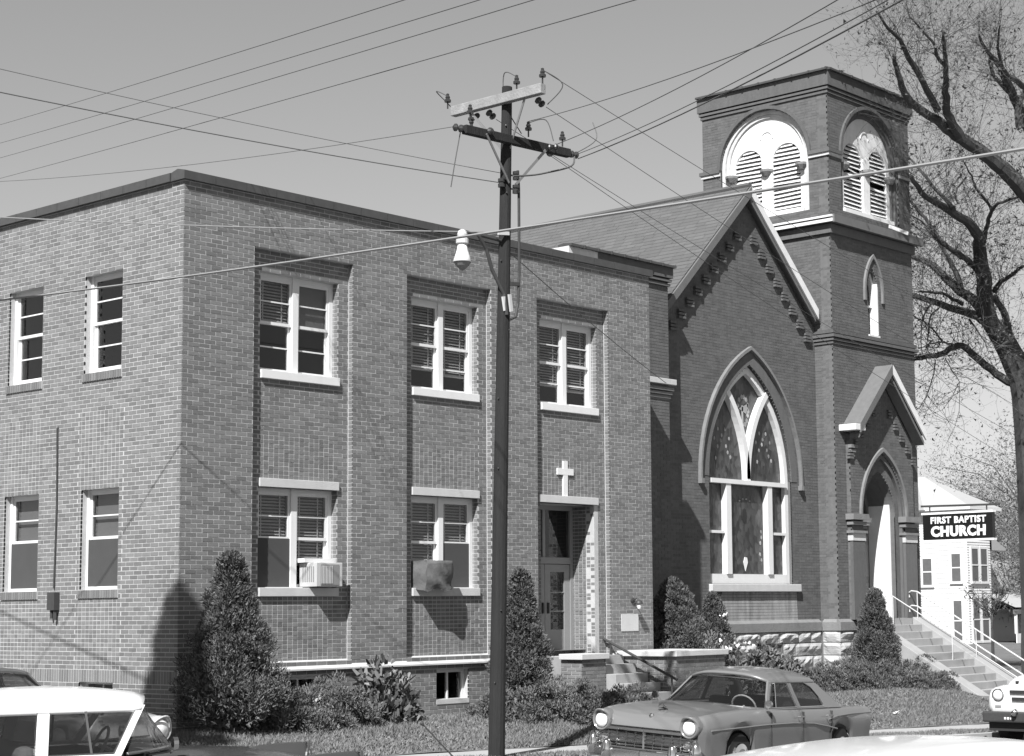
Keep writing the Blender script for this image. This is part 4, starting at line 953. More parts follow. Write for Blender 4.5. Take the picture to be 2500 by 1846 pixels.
for i, (p, b) in enumerate((((2.98, PY-.34, 8.95), (2000, 0, 15.5)), ((2.62, PY-.12, 9.26), (2062, 4, 15)), ((3.66, PY-.1, 8.96), (2100, 10, 14.5)), ((3.68, PY-.14, 8.90), (2140, 6, 14)))):
    q_ = eye(*b); p = Vector(p); power_line(p, q_+(q_-p)*.35, .12, .0055 if i < 3 else .008, ['leftmost of the four wires rising from the pole to the upper right', 'second from the left of the four wires rising from the pole to the upper right', 'third from the left of the four wires rising from the pole to the upper right', 'rightmost and lowest of the four wires rising from the pole to the upper right'][i], GR)
GS = 'wires from the pole down past the church'
for i, (p, b, sg_) in enumerate((((ax-.1, PY-.78, 9.80), (2560, 890, 44), .25), ((ax+.16, PY-.62, 9.34), (2560, 1010, 44), .3), ((ax+.15, PY+.36, 9.34), (2560, 1080, 44), .3), ((3.3, PY+.06, 8.9), (2560, 1150, 44), .3))):
    q_ = eye(*b); p = Vector(p); power_line(p, q_+(q_-p)*.6, sg_, .005, ['highest of the thin wires sloping from the pole past the tower', 'second highest thin wire sloping from the pole in front of the church gable', 'third highest thin wire sloping from the pole in front of the church gable', 'lowest thin wire sloping from the pole in front of the church gable'][i], GS)
GLF = 'wires from the pole to the left'
for i, (p, b) in enumerate((((pole_x(8.42)+.12, PY-.07, 8.42), (0, 151, 22)), ((pole_x(8.27)-.18, PY-.04, 8.27), (0, 207, 21)), ((1.1, PY-.08, 8.88), (0, 418, 38)))):
    q_ = eye(*b); p = Vector(p); power_line(p, q_+(q_-p)*.5, [.10, .10, .25][i], [.0045, .007, .005][i], ['faint upper wire from the pole to the upper left over the annex', 'darker lower wire from the pole insulator to the left over the annex', 'thin sagging wire from the left end of the lower crossarm'][i], GLF)
power_line((pole_x(7.5)-.2, PY-.08, 7.54), (-6, 1.5, 7.58), .08, .009, 'pale thin wire from the street lamp bracket to the left', None, 'cable')
power_line((pole_x(7.35), PY, 7.35), (11.5, -.05, 6.62), .05, .007, 'thin dark wire from the pole to the right end of the annex', None)

# ================================================================== greenery
def leaves(name, cl, per, size, m, parent, up=.5, aspect=.34, flat=.8, spread=1.):
    """leaf sized quads over many small clumps: cl rows are x,y,z,radius, outward dir"""
    cl = np.asarray(cl, float); n = len(cl)*per; c = np.repeat(cl, per, 0)
    d = rng.normal(size=(n, 3)); d /= np.linalg.norm(d, axis=1)[:, None]; out = c[:, 4:7]
    d = d+out*.9; d /= np.linalg.norm(d, axis=1)[:, None]
    p = c[:, :3]+d*c[:, 3:4]*(rng.random((n, 1))**.4)*spread*np.array([1, 1, flat])
    ax_ = d*.8+np.array([0, 0, up])+rng.normal(size=(n, 3))*.45; ax_ /= np.linalg.norm(ax_, axis=1)[:, None]
    sd = np.cross(ax_, rng.normal(size=(n, 3))); sd /= np.linalg.norm(sd, axis=1)[:, None]
    L_ = size*(.6+.8*rng.random((n, 1))); W_ = L_*aspect
    v = np.stack([p-sd*W_*.5, p+sd*W_*.5, p+ax_*L_+sd*W_*.25, p+ax_*L_-sd*W_*.25], 1)
    return mesh_np(name, v.reshape(-1, 3), 4, m, parent)
def conifer(loc, h, r, label, group, clumps=110, per=90, size=.075, m='leaf', lean=(0, 0), power=.8, cr=.2, seed=1, base=.12, tip=False):
    global rng; rng = np.random.default_rng(seed)
    x, y, z = loc; t = thing('conifer_shrub', loc, label, 'shrub', group)
    MB().tube([(x, y, z-.2), (x+lean[0]*.5, y+lean[1]*.5, z+h*.5), (x+lean[0], y+lean[1], z+h*.93)], [.06, .04, .01], 7).build('stem', 'bark', t)
    cl = []
    for i in range(clumps):
        f = (i+.5)/clumps; f = f**.85; a = i*2.399+rng.random()*.6
        rad = r*((1-f)**power)*(1-.35*max(0, .12-f)/.12)*(.72+.34*rng.random())
        q = cr*((.55+.75*(1-f)) if not tip else (.15+1.2*(1-f)))*(.7+.6*rng.random())
        cl.append((x+lean[0]*f+rad*math.cos(a), y+lean[1]*f+rad*math.sin(a), z+base*h+f*h*.86, q, math.cos(a)*.8, math.sin(a)*.8, .35))
    leaves('foliage', cl, per, size, m, t, up=.7)
    cl2 = [(c[0]*.0+x+lean[0]*.5+(c[0]-x)*.55, y+(c[1]-y)*.55, c[2]-.05, c[3]*1.15, 0, 0, .2) for c in cl]
    leaves('inner_foliage', cl2, max(20, per//3), size*1.5, m, t, aspect=.7)
    return t
def mound(name, segs, label, cat, group=None, m='juniper', per=210, size=.038, n=60, cr=.17, seed=1, up=.6, aspect=.42):
    """low spreading shrub: segs are ellipsoids x,y,z,rx,ry,rz"""
    global rng; rng = np.random.default_rng(seed); random.seed(seed)
    t = thing(name, (segs[0][0], segs[0][1], segs[0][2]), label, cat, group); cl = []; ci = []
    st = MB()
    for x, y, z, rx, ry, rz_ in segs:
        for i in range(n):
            u = 1-(i+.5)/n*1.12; a = i*2.399+rng.random()*.5; s_ = math.sqrt(max(0, 1-u*u)); k_ = .8+.35*rng.random()
            d = (s_*math.cos(a), s_*math.sin(a), u)
            cl.append((x+d[0]*rx*k_, y+d[1]*ry*k_, z+max(-.05, d[2]*rz_*k_), cr*(.6+.7*rng.random()), d[0]*.8, d[1]*.8, d[2]*.6+.3))
            if i % 2 == 0: ci.append((x+d[0]*rx*.5, y+d[1]*ry*.5, z+max(-.05, d[2]*rz_*.5), cr*1.3, 0, 0, .1))
        for i in range(5): a = i*1.3; st.tube([(x, y, z-.3), (x+rx*.5*math.cos(a), y+ry*.5*math.sin(a), z+rz_*.5)], [.02, .008], 5)
    st.build('stem', 'bark', t, recalc=False); leaves('foliage', cl, per, size, m, t, up=up, aspect=aspect); leaves('inner_foliage', ci, per//3, size*1.6, m, t, aspect=.8)
    return t
GCN = 'clipped evergreens beside the walls'
conifer((.13, -1.05, .42), 2.62, .70, 'largest dark conical evergreen at the front corner of the annex', None, 105, 420, .04, seed=2, power=1.0, cr=.25)
conifer((6.30, -.95, .55), 2.32, .45, 'tall dark conical evergreen left of the annex door beside the pole', None, 90, 340, .038, seed=3, power=.75, cr=.20)
conifer((12.40, .55, .9), 1.86, .72, 'plump conical evergreen in the dark corner between annex and church', None, 75, 340, .038, seed=4, power=.66, cr=.2)
conifer((14.12, .85, .6), 1.9, .46, 'slim conical evergreen below the left edge of the gothic window', None, 75, 300, .036, seed=5, power=.75, cr=.18)
conifer((19.62, .35, .35), 2.24, .55, 'dark conical evergreen in front of the church tower left of the steps', None, 85, 320, .038, seed=6, power=.75, cr=.2)
mound('juniper_bush', [(1.35, -1.0, .35, .62, .55, .55), (2.15, -.95, .35, .75, .55, .72)], 'low spreading juniper right of the largest corner evergreen', 'shrub', m='juniper', seed=7)
mound('leafy_bush', [(3.35, -.75, .40, .42, .42, .85), (3.15, -.8, .4, .5, .4, .45)], 'loose broadleaf bush in front of the annex ledge between two bays', 'shrub', m='leaf2', per=26, size=.10, n=50, cr=.16, seed=8, up=.5, aspect=.55)
mound('juniper_bush', [(5.7, -1.25, .28, .7, .6, .5), (6.5, -1.5, .2, .75, .6, .65), (7.35, -1.6, .15, .8, .6, .68), (8.15, -1.75, .1, .7, .55, .62)], 'wide low juniper hedge spreading in front of the annex door', 'hedge', seed=9)
mound('flowering_bush', [(13.3, .5, .6, .42, .4, .95), (13.85, .3, .6, .35, .35, .7)], 'small bush speckled with pale blossom between two conical evergreens', 'shrub', m='leaf2', per=24, size=.09, n=44, cr=.15, seed=10, aspect=.55)
fb = bpy.data.objects['flowering_bush']
cl = [(13.35+rng.normal()*.26, .3+rng.normal()*.22, 1.15+rng.normal()*.3, .10, -.6, -.6, .3) for i in range(26)]
leaves('blossom', cl, 9, .055, 'blossom', fb, aspect=.9)
mound('leafy_bush', [(15.3, .55, .5, .5, .4, .75), (16.1, .6, .45, .55, .4, .62)], 'dark leafy bush below the gothic window by the rough stone foundation', 'shrub', m='leaf2', per=34, size=.09, n=50, cr=.17, seed=12, aspect=.5)
mound('juniper_bush', [(17.0, .1, .3, .7, .5, .50), (17.9, -.1, .25, .75, .55, .66), (18.7, -.2, .22, .75, .55, .62), (19.7, -.5, .15, .7, .5, .55), (20.45, -.75, .1, .55, .45, .5)], 'long low juniper hedge along the church front behind the grey sedan', 'hedge', seed=13)
mound('round_bush', [(20.75, -.15, .42, .36, .36, .55)], 'small dark rounded bush at the foot of the church steps', 'shrub', m='leaf', seed=14, n=60, cr=.12)
# unseen cedar added beyond the left edge to cast the annex corner's pointed shadow
conifer((-12.1, -5.9, .2), 17.3, 2.7, 'tall narrow unseen cedar added across the side street to shade the annex corner', None, 200, 160, .16, seed=15, power=.55, cr=.5, base=.06, tip=True)
# grass
def grass(name, x0, x1, y0, y1, zf, n, label, h=.05, ok=None):
    g = np.random.default_rng(21); x = g.uniform(x0, x1, n); y = g.uniform(y0, y1, n)
    pn = np.sin(x*1.7+np.sin(y*2.1)*1.3)*np.cos(y*2.9+x*.6); keep = g.random(n) < .62+.3*pn
    if ok is not None: keep &= ok(x, y)
    x, y, pn = x[keep], y[keep], pn[keep]; z = zf(x, y); a = g.uniform(0, 6.28, len(x)); hh = h*(.5+g.random(len(x)))*(1+.3*pn); w_ = .011
    ln = g.normal(0, .028, (len(x), 2)); p = np.stack([x, y, z], -1)
    o_ = np.stack([np.cos(a)*w_, np.sin(a)*w_, 0*a-.01], -1); t = p+np.stack([ln[:, 0], ln[:, 1], hh], -1)
    o = mesh_np(name, np.stack([p-o_, p+o_*np.array([1, 1, 1]), t], 1).reshape(-1, 3), 3, 'grass', kind='stuff'); tag(o, label, 'grass'); return o
grass('grass', -1.45, 24.5, YI+.02, 0.0, lambda x, y: lawn_z(x, y)+.005, 170000, 'short patchy lawn in front of the annex and church', .05, lambda x, y: ~((x > 8.2) & (x < 11.5) & (y > -1.6)) & ~((x > 20.4) & (x < 23.4)))
grass('verge_grass', -2.55, 26, YC+.02, YO-.02, lambda x, y: S(x)+.14, 50000, 'strip of short grass between sidewalk and kerb', .05)
grass('side_grass', -1.45, -.05, 0, 6, lambda x, y: .5+.06*x, 14000, 'short grass along the left wall of the annex', .05)
tag(MB().box((15.6, -2.6, .03), (15.72, -2.52, .06)).add([(15.58, -2.62, .05), (15.75, -2.6, .09), (15.73, -2.48, .06), (15.6, -2.5, .10)], [(0, 1, 2, 3)]).build('paper_scrap', 'signwhite', recalc=False), 'small white scrap of paper lying on the church lawn', 'litter')

# the great bare tree right of the tower: limbs traced once, then real branches with their own depth
T1 = lambda x, y: (2000+x/2.232, y/2.232)
T2 = lambda x, y: (2180+x/2.666, 560+y/2.666)
tree = thing('bare_tree', (30.2, 2.2, 0), 'large bare spreading tree with thick dark limbs right of the church tower', 'tree')
random.seed(4); rng = np.random.default_rng(4)
LIMB = []
def limb(pts, d0, d1, r0, r1):
    n = len(pts); P = [eye(a, b, d0+(d1-d0)*i/(n-1)) for i, (a, b) in enumerate(pts)]
    Q = []
    PP = [P[0]]+P+[P[-1]]
    for i in range(1, len(PP)-2):
        for t in (0, .33, .66):
            a, b, c, d = PP[i-1], PP[i], PP[i+1], PP[i+2]; v = .5*((2*b)+(c-a)*t+(2*a-5*b+4*c-d)*t*t+(3*b-a-3*c+d)*t**3); Q.append(v+Vector((random.gauss(0, .012), random.gauss(0, .012), random.gauss(0, .012))))
    Q.append(P[-1]); m_ = len(Q); rs_ = [r0+(r1-r0)*i/(m_-1) for i in range(m_)]; LIMB.append((Q, rs_)); return Q, rs_
tr_ = MB()
limb([(2530, 1640), (2524, 1400), (2515, 1200)]+[T2(*p) for p in ((850, 1080), (800, 920), (745, 790), (680, 680), (620, 560), (600, 440))], 50, 50, .42, .22)
limb([T2(*p) for p in ((600, 440), (585, 260), (560, 90))]+[T1(*p) for p in ((880, 1310), (830, 1235), (740, 1165), (640, 1110), (560, 1050), (500, 960))], 50, 46, .22, .05)
limb([T1(*p) for p in ((1200, 1130), (1110, 1030), (1000, 920), (900, 840), (780, 760), (700, 700), (640, 655), (500, 560), (450, 470), (420, 370), (405, 300))], 47, 44, .24, .04)
limb([T1(*p) for p in ((780, 755), (710, 640), (690, 560), (690, 470), (690, 370), (680, 240), (680, 170))], 45.5, 43, .13, .03)
limb([T1(*p) for p in ((640, 600), (590, 490), (490, 320), (440, 220), (370, 150), (310, 60))], 45, 42, .10, .02)
limb([T1(*p) for p in ((690, 365), (640, 300), (625, 240), (560, 160), (490, 90))], 44, 42, .05, .015)
limb([T1(*p) for p in ((1180, 760), (1116, 650), (1065, 530), (1010, 420), (970, 340), (925, 290), (870, 190))], 48, 45, .17, .03)
limb([T1(*p) for p in ((1060, 520), (1000, 470), (945, 400), (925, 310), (935, 230))], 47, 46, .08, .02)
limb([T1(*p) for p in ((1130, 480), (1050, 430), (1000, 370), (975, 260), (985, 140))], 46, 44, .08, .02)
limb([T1(*p) for p in ((1100, 700), (1085, 620), (1090, 560), (1130, 480))], 47, 47, .12, .06)
limb([T2(*p) for p in ((640, 590), (530, 470), (400, 370), (310, 280), (230, 215), (120, 175), (0, 150))], 50, 54, .17, .06)
limb([T2(*p) for p in ((440, 380), (420, 300), (370, 200), (330, 130), (270, 50), (220, 0))], 51, 51, .09, .03)
limb([T2(*p) for p in ((560, 290), (500, 210), (420, 150), (350, 115), (260, 40))], 50, 48, .08, .03)
limb([T2(*p) for p in ((640, 620), (560, 570), (480, 540), (370, 510), (260, 470), (130, 430), (20, 400))], 50, 55, .15, .07)
limb([T2(*p) for p in ((450, 480), (390, 455), (340, 425), (250, 410), (175, 405))], 51, 49, .06, .025)
limb([T2(*p) for p in ((790, 1010), (720, 970), (640, 915), (540, 830), (470, 770), (400, 762), (310, 815), (220, 830), (130, 845))], 50, 50, .13, .06)
limb([T2(*p) for p in ((400, 760), (330, 730), (270, 740), (170, 775))], 50, 49, .03, .012)
limb([T2(*p) for p in ((250, 480), (200, 560), (185, 650), (190, 800))], 52, 52, .03, .012); limb([T2(*p) for p in ((300, 515), (245, 560), (235, 640), (215, 790))], 52, 51, .03, .012)
limb([T2(*p) for p in ((320, 725), (250, 640), (180, 590), (140, 565))], 50, 51, .03, .015)
limb([T2(*p) for p in ((500, 590), (550, 660), (600, 740), (625, 810))], 49, 48, .03, .01)
limb([T2(*p) for p in ((272, 850), (268, 940), (220, 1080), (170, 1170))], 50, 50, .02, .008); limb([T2(*p) for p in ((340, 840), (390, 930), (430, 990), (435, 1070))], 50, 50, .016, .006)
limb([T2(*p) for p in ((660, 400), (700, 340), (760, 310), (850, 240))], 50, 48, .08, .04); limb([T2(*p) for p in ((880, 900), (770, 720), (735, 570), (660, 430))], 50, 50, .15, .08)
limb([T1(*p) for p in ((930, 1180), (935, 1130), (860, 1030), (830, 960), (790, 890))], 49, 47, .05, .015); limb([T1(*p) for p in ((890, 1320), (920, 1220), (940, 1140), (1000, 1100), (1110, 1070))], 49, 47, .07, .03)
limb([T1(*p) for p in ((870, 1480), (800, 1410), (700, 1350), (650, 1290), (540, 1150), (480, 1080))], 50, 50, .10, .03)
limb([T1(*p) for p in ((740, 1140), (650, 1050), (560, 940), (490, 850), (440, 760))], 47, 50, .06, .015)
limb([T1(*p) for p in ((800, 960), (740, 1060), (760, 1110))], 48, 48, .03, .015); limb([T1(*p) for p in ((650, 1290), (500, 1170), (400, 1160))], 50, 50, .03, .012)
for q_, r_ in LIMB: tr_.tube(q_, r_, 8)
tr_.build('trunk', 'bark', tree, recalc=False)
# twigs growing from every limb
tw = []; bd = []
def twig(p, d, L_, r, depth):
    n = 4; a = p
    for i in range(n):
        d = (d+Vector((rng.normal()*.25, rng.normal()*.25, rng.normal()*.2+.09))).normalized(); b = a+d*L_/n
        s1 = d.cross(Vector((rng.normal(), rng.normal(), rng.normal()))).normalized(); s2 = d.cross(s1)
        ra, rb = r*(1-i/n*.7), r*(1-(i+1)/n*.7); ra = max(ra, .0022); rb = max(rb, .0018)
        k_ = [s1, (s1*-.5+s2*.866), (s1*-.5-s2*.866)]
        for j in range(3): u, v = k_[j], k_[(j+1) % 3]; tw.extend([a+u*ra, a+v*ra, b+v*rb, b+u*rb])
        if depth > 0 and rng.random() < .85:
            dd = (d+Vector((rng.normal()*.7, rng.normal()*.7, rng.normal()*.6))).normalized(); twig(b, dd, L_*.58, r*.55, depth-1)
        if depth == 0 and rng.random() < .5: bd.append(b)
        a = b
for q_, r_ in LIMB:
    for i in range(2, len(q_)):
        if r_[i] > .26: continue
        nn = 3
        for _ in range(nn):
            if rng.random() < .5:
                d = (Vector(q_[i])-Vector(q_[i-1])).normalized(); dd = (d*.6+Vector((rng.normal()*.7, rng.normal()*.7, rng.normal()*.5+.25))).normalized()
                twig(Vector(q_[i]), dd, .8+rng.random()*1.6, .006+.006*rng.random(), 2)
mesh_np('crown', np.array([tuple(v) for v in tw]), 4, 'twig', tree)
b_ = np.array([tuple(v) for v in bd]); b_ = b_+rng.normal(0, .05, (len(b_), 3)); n = len(b_)
s1 = rng.normal(size=(n, 3))*.028; s2 = rng.normal(size=(n, 3))*.028
mesh_np('buds', np.stack([b_-s1, b_+s2, b_+s1], 1).reshape(-1, 3), 3, 'twig', tree)
# far hazy trees
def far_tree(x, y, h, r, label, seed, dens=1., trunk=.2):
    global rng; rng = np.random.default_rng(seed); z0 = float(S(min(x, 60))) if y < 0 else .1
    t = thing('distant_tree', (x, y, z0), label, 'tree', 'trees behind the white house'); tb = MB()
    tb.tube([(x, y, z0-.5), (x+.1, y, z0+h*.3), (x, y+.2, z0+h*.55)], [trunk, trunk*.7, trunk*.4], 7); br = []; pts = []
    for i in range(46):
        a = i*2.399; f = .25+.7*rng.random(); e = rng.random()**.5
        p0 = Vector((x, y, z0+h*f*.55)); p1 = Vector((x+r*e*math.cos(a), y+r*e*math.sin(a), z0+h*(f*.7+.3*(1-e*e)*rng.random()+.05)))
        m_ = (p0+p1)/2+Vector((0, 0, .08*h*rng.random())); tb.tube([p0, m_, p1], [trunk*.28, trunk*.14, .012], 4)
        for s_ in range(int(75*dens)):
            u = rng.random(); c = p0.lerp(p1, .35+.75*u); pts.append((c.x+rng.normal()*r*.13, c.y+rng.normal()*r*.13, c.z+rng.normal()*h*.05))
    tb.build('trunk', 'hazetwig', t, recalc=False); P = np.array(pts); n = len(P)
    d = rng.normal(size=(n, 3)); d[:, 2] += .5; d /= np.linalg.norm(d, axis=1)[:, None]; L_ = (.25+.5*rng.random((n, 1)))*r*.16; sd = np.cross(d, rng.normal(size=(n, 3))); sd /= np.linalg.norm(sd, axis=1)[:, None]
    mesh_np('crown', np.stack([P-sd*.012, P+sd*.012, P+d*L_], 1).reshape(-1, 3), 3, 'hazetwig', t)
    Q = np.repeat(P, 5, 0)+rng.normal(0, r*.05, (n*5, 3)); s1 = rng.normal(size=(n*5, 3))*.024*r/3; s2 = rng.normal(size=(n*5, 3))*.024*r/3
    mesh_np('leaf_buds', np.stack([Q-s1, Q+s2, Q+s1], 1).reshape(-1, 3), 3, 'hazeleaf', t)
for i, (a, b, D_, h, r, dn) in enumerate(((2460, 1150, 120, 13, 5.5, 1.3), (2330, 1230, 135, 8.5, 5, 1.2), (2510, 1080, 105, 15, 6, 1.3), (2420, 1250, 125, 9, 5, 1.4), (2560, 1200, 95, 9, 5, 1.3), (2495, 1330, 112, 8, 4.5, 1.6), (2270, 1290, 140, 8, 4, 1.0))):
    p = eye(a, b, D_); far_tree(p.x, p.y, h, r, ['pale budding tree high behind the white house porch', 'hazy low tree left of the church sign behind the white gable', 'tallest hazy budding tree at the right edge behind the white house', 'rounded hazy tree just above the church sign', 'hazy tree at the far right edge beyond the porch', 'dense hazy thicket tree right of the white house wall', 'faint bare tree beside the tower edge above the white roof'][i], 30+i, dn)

# white house far down the street
hs_ = thing('white_house', (64, 24, 0), 'white two storey clapboard house with paired windows and porch beyond the church', 'house')
hx, hy = 62.9, 22.0; HF, HL = Ff(hy), Fl(hx)
def hwin(F, u0, u1, v0, v1, par):
    q = MB(); fbox(q, F, u0-.12, u1+.12, v0-.12, v0, -.10, .05); fbox(q, F, u0-.12, u0, v0, v1+.12, -.06, .05); fbox(q, F, u1, u1+.12, v0, v1+.12, -.06, .05); fbox(q, F, u0, u1, v1, v1+.12, -.06, .05); fbox(q, F, u0, u1, (v0+v1)/2-.03, (v0+v1)/2+.03, -.07, .05)
    o = q.build('window', 'housewhite', par); q = MB(); fbox(q, F, u0, u1, v0, v1, -.05, .02); q.build('pane', 'housedark', o)
q = MB(); q.box((hx+.02, hy+.02, -1), (65.2, 34, 7.0)); q.box((65.202, hy+.4, -1), (66.0, 34, 5.05)); q.box((66.02, hy+1.5, -1), (72, 34, 4.5)); q.build('wall', 'housewhite', hs_)
for i in range(55):
    z = .15+i*.125
    if z < 6.9: q = MB(); q.prism([(-.03, z), (.02, z), (.02, z+.12), (-.005, z+.12)], lambda u, v, d: (d, hy+u+.02, v), hx+.0, 65.2); q.prism([(-.03, z), (.02, z), (.02, z+.12), (-.005, z+.12)], lambda u, v, d: (hx+u+.02, d, v), hy+.02, 30); q.build('clapboard', 'housewhite', hs_)
for u0 in (63.25, 64.15): hwin(HF, u0, u0+.62, 3.35, 4.95, hs_); hwin(HF, u0, u0+.62, .45, 2.5, hs_)
hwin(HL, 22.38, 22.86, 3.35, 4.7, hs_); hwin(HL, 22.38, 22.82, .45, 2.4, hs_); hwin(HL, 24.0, 24.5, 3.2, 4.5, hs_)
MB().add([(hx-.5, hy-.5, 7.0), (65.6, hy-.5, 7.0), (65.6, 34.5, 7.0), (hx-.5, 34.5, 7.0), (64.1, 25.0, 8.7), (64.1, 33, 8.7)], [(0, 1, 4), (1, 2, 5, 4), (2, 3, 5), (3, 0, 4, 5), (0, 3, 2, 1)]).build('roof', 'houseroof', hs_)
MB().box((hx-.5, hy-.5, 6.86), (65.6, 34.5, 6.995)).build('eave', 'housewhite', hs_)
MB().add([(65.2, hy-.1, 5.6), (66.7, hy-.1, 5.0), (66.7, 34.3, 5.0), (65.2, 34.3, 5.6), (66.7, hy-.1, 4.9), (66.7, 34.3, 4.9), (65.2, hy-.1, 4.9), (65.2, 34.3, 4.9)], [(0, 1, 2, 3), (1, 4, 5, 2), (6, 7, 5, 4), (0, 6, 4, 1)]).build('side_roof', 'houseroof', hs_)
MB().add([(hx-.6, 24.0, 6.9), (hx-.6, 27.4, 6.9), (hx-.6, 25.4, 8.6), (65, 25.4, 8.6), (65, 24.0, 6.9), (65, 27.4, 6.9)], [(0, 2, 3, 4), (2, 1, 5, 3), (0, 1, 2), (4, 3, 5), (0, 4, 5, 1)]).build('gable_roof', 'houseroof', hs_)
MB().add([(65.4, hy-1.2, 2.05), (71, hy-1.2, 2.05), (71, hy+1.6, 3.0), (66.0, hy+1.6, 3.0)], [(0, 1, 2, 3)]).add([(65.4, hy-1.2, 1.95), (71, hy-1.2, 1.95), (71, hy+1.6, 1.95), (66.0, hy+1.6, 1.95)], [(3, 2, 1, 0)]).build('porch_roof', 'houseroof', hs_)
MB().box((65.4, hy-1.2, 1.72), (71, hy-1.05, 1.94)).build('porch_beam', 'greypaint', hs_); MB().box((65.4, hy-1.2, -.3), (71, hy+1.48, .02)).build('porch_floor', 'greypaint', hs_)
MB().box((65.5, hy-1.12, .03), (68.4, hy-1.06, .75)).build('porch_rail_panel', 'housewhite', hs_)
for x in (65.5, 67.7, 69.9): MB().box((x, hy-1.18, .02), (x+.12, hy-1.06, 1.72)).build('porch_post', 'housewhite', hs_)
rng = np.random.default_rng(50); vine = [(67.75+rng.normal()*.08, hy-1.3+rng.normal()*.06, -.25+1.1*i/24, .16, 0, 0, .1) for i in range(24)]
t = thing('porch_shrub', (67.7, hy-1.4, -.3), 'narrow dark rounded shrub at the white house porch post', 'shrub'); leaves('foliage', vine, 60, .12, 'leaf', t, aspect=.6); MB().tube([(67.75, hy-1.3, -.6), (67.75, hy-1.3, .6)], .04, 5).build('stem', 'bark', t)
p = eye(2424, 1600, 52); yt = thing('young_tree', (p.x, p.y, -.5), 'young thin street tree in front of the white house porch', 'tree')
rng = np.random.default_rng(60); b0 = Vector((p.x, p.y, -.6)); tp = eye(2422, 1500, 52); MB().tube([b0, p, tp], [.06, .05, .035], 7).build('trunk', 'bark', yt)
tw = []; bd = []
for i in range(16): twig(tp+Vector((0, 0, -.25+rng.random()*.4)), Vector((rng.normal()*.5, rng.normal()*.5, 1)).normalized(), .6+.5*rng.random(), .02, 1)
mesh_np('twigs', np.array([tuple(v) for v in tw]), 4, 'twig', yt)
b_ = np.array([tuple(v) for v in bd]); b_ = np.repeat(b_, 4, 0)+rng.normal(0, .05, (len(b_)*4, 3)); n = len(b_); s1 = rng.normal(size=(n, 3))*.03; s2 = rng.normal(size=(n, 3))*.03
mesh_np('crown', np.stack([b_-s1, b_+s2, b_+s1], 1).reshape(-1, 3), 3, 'leaf', yt)
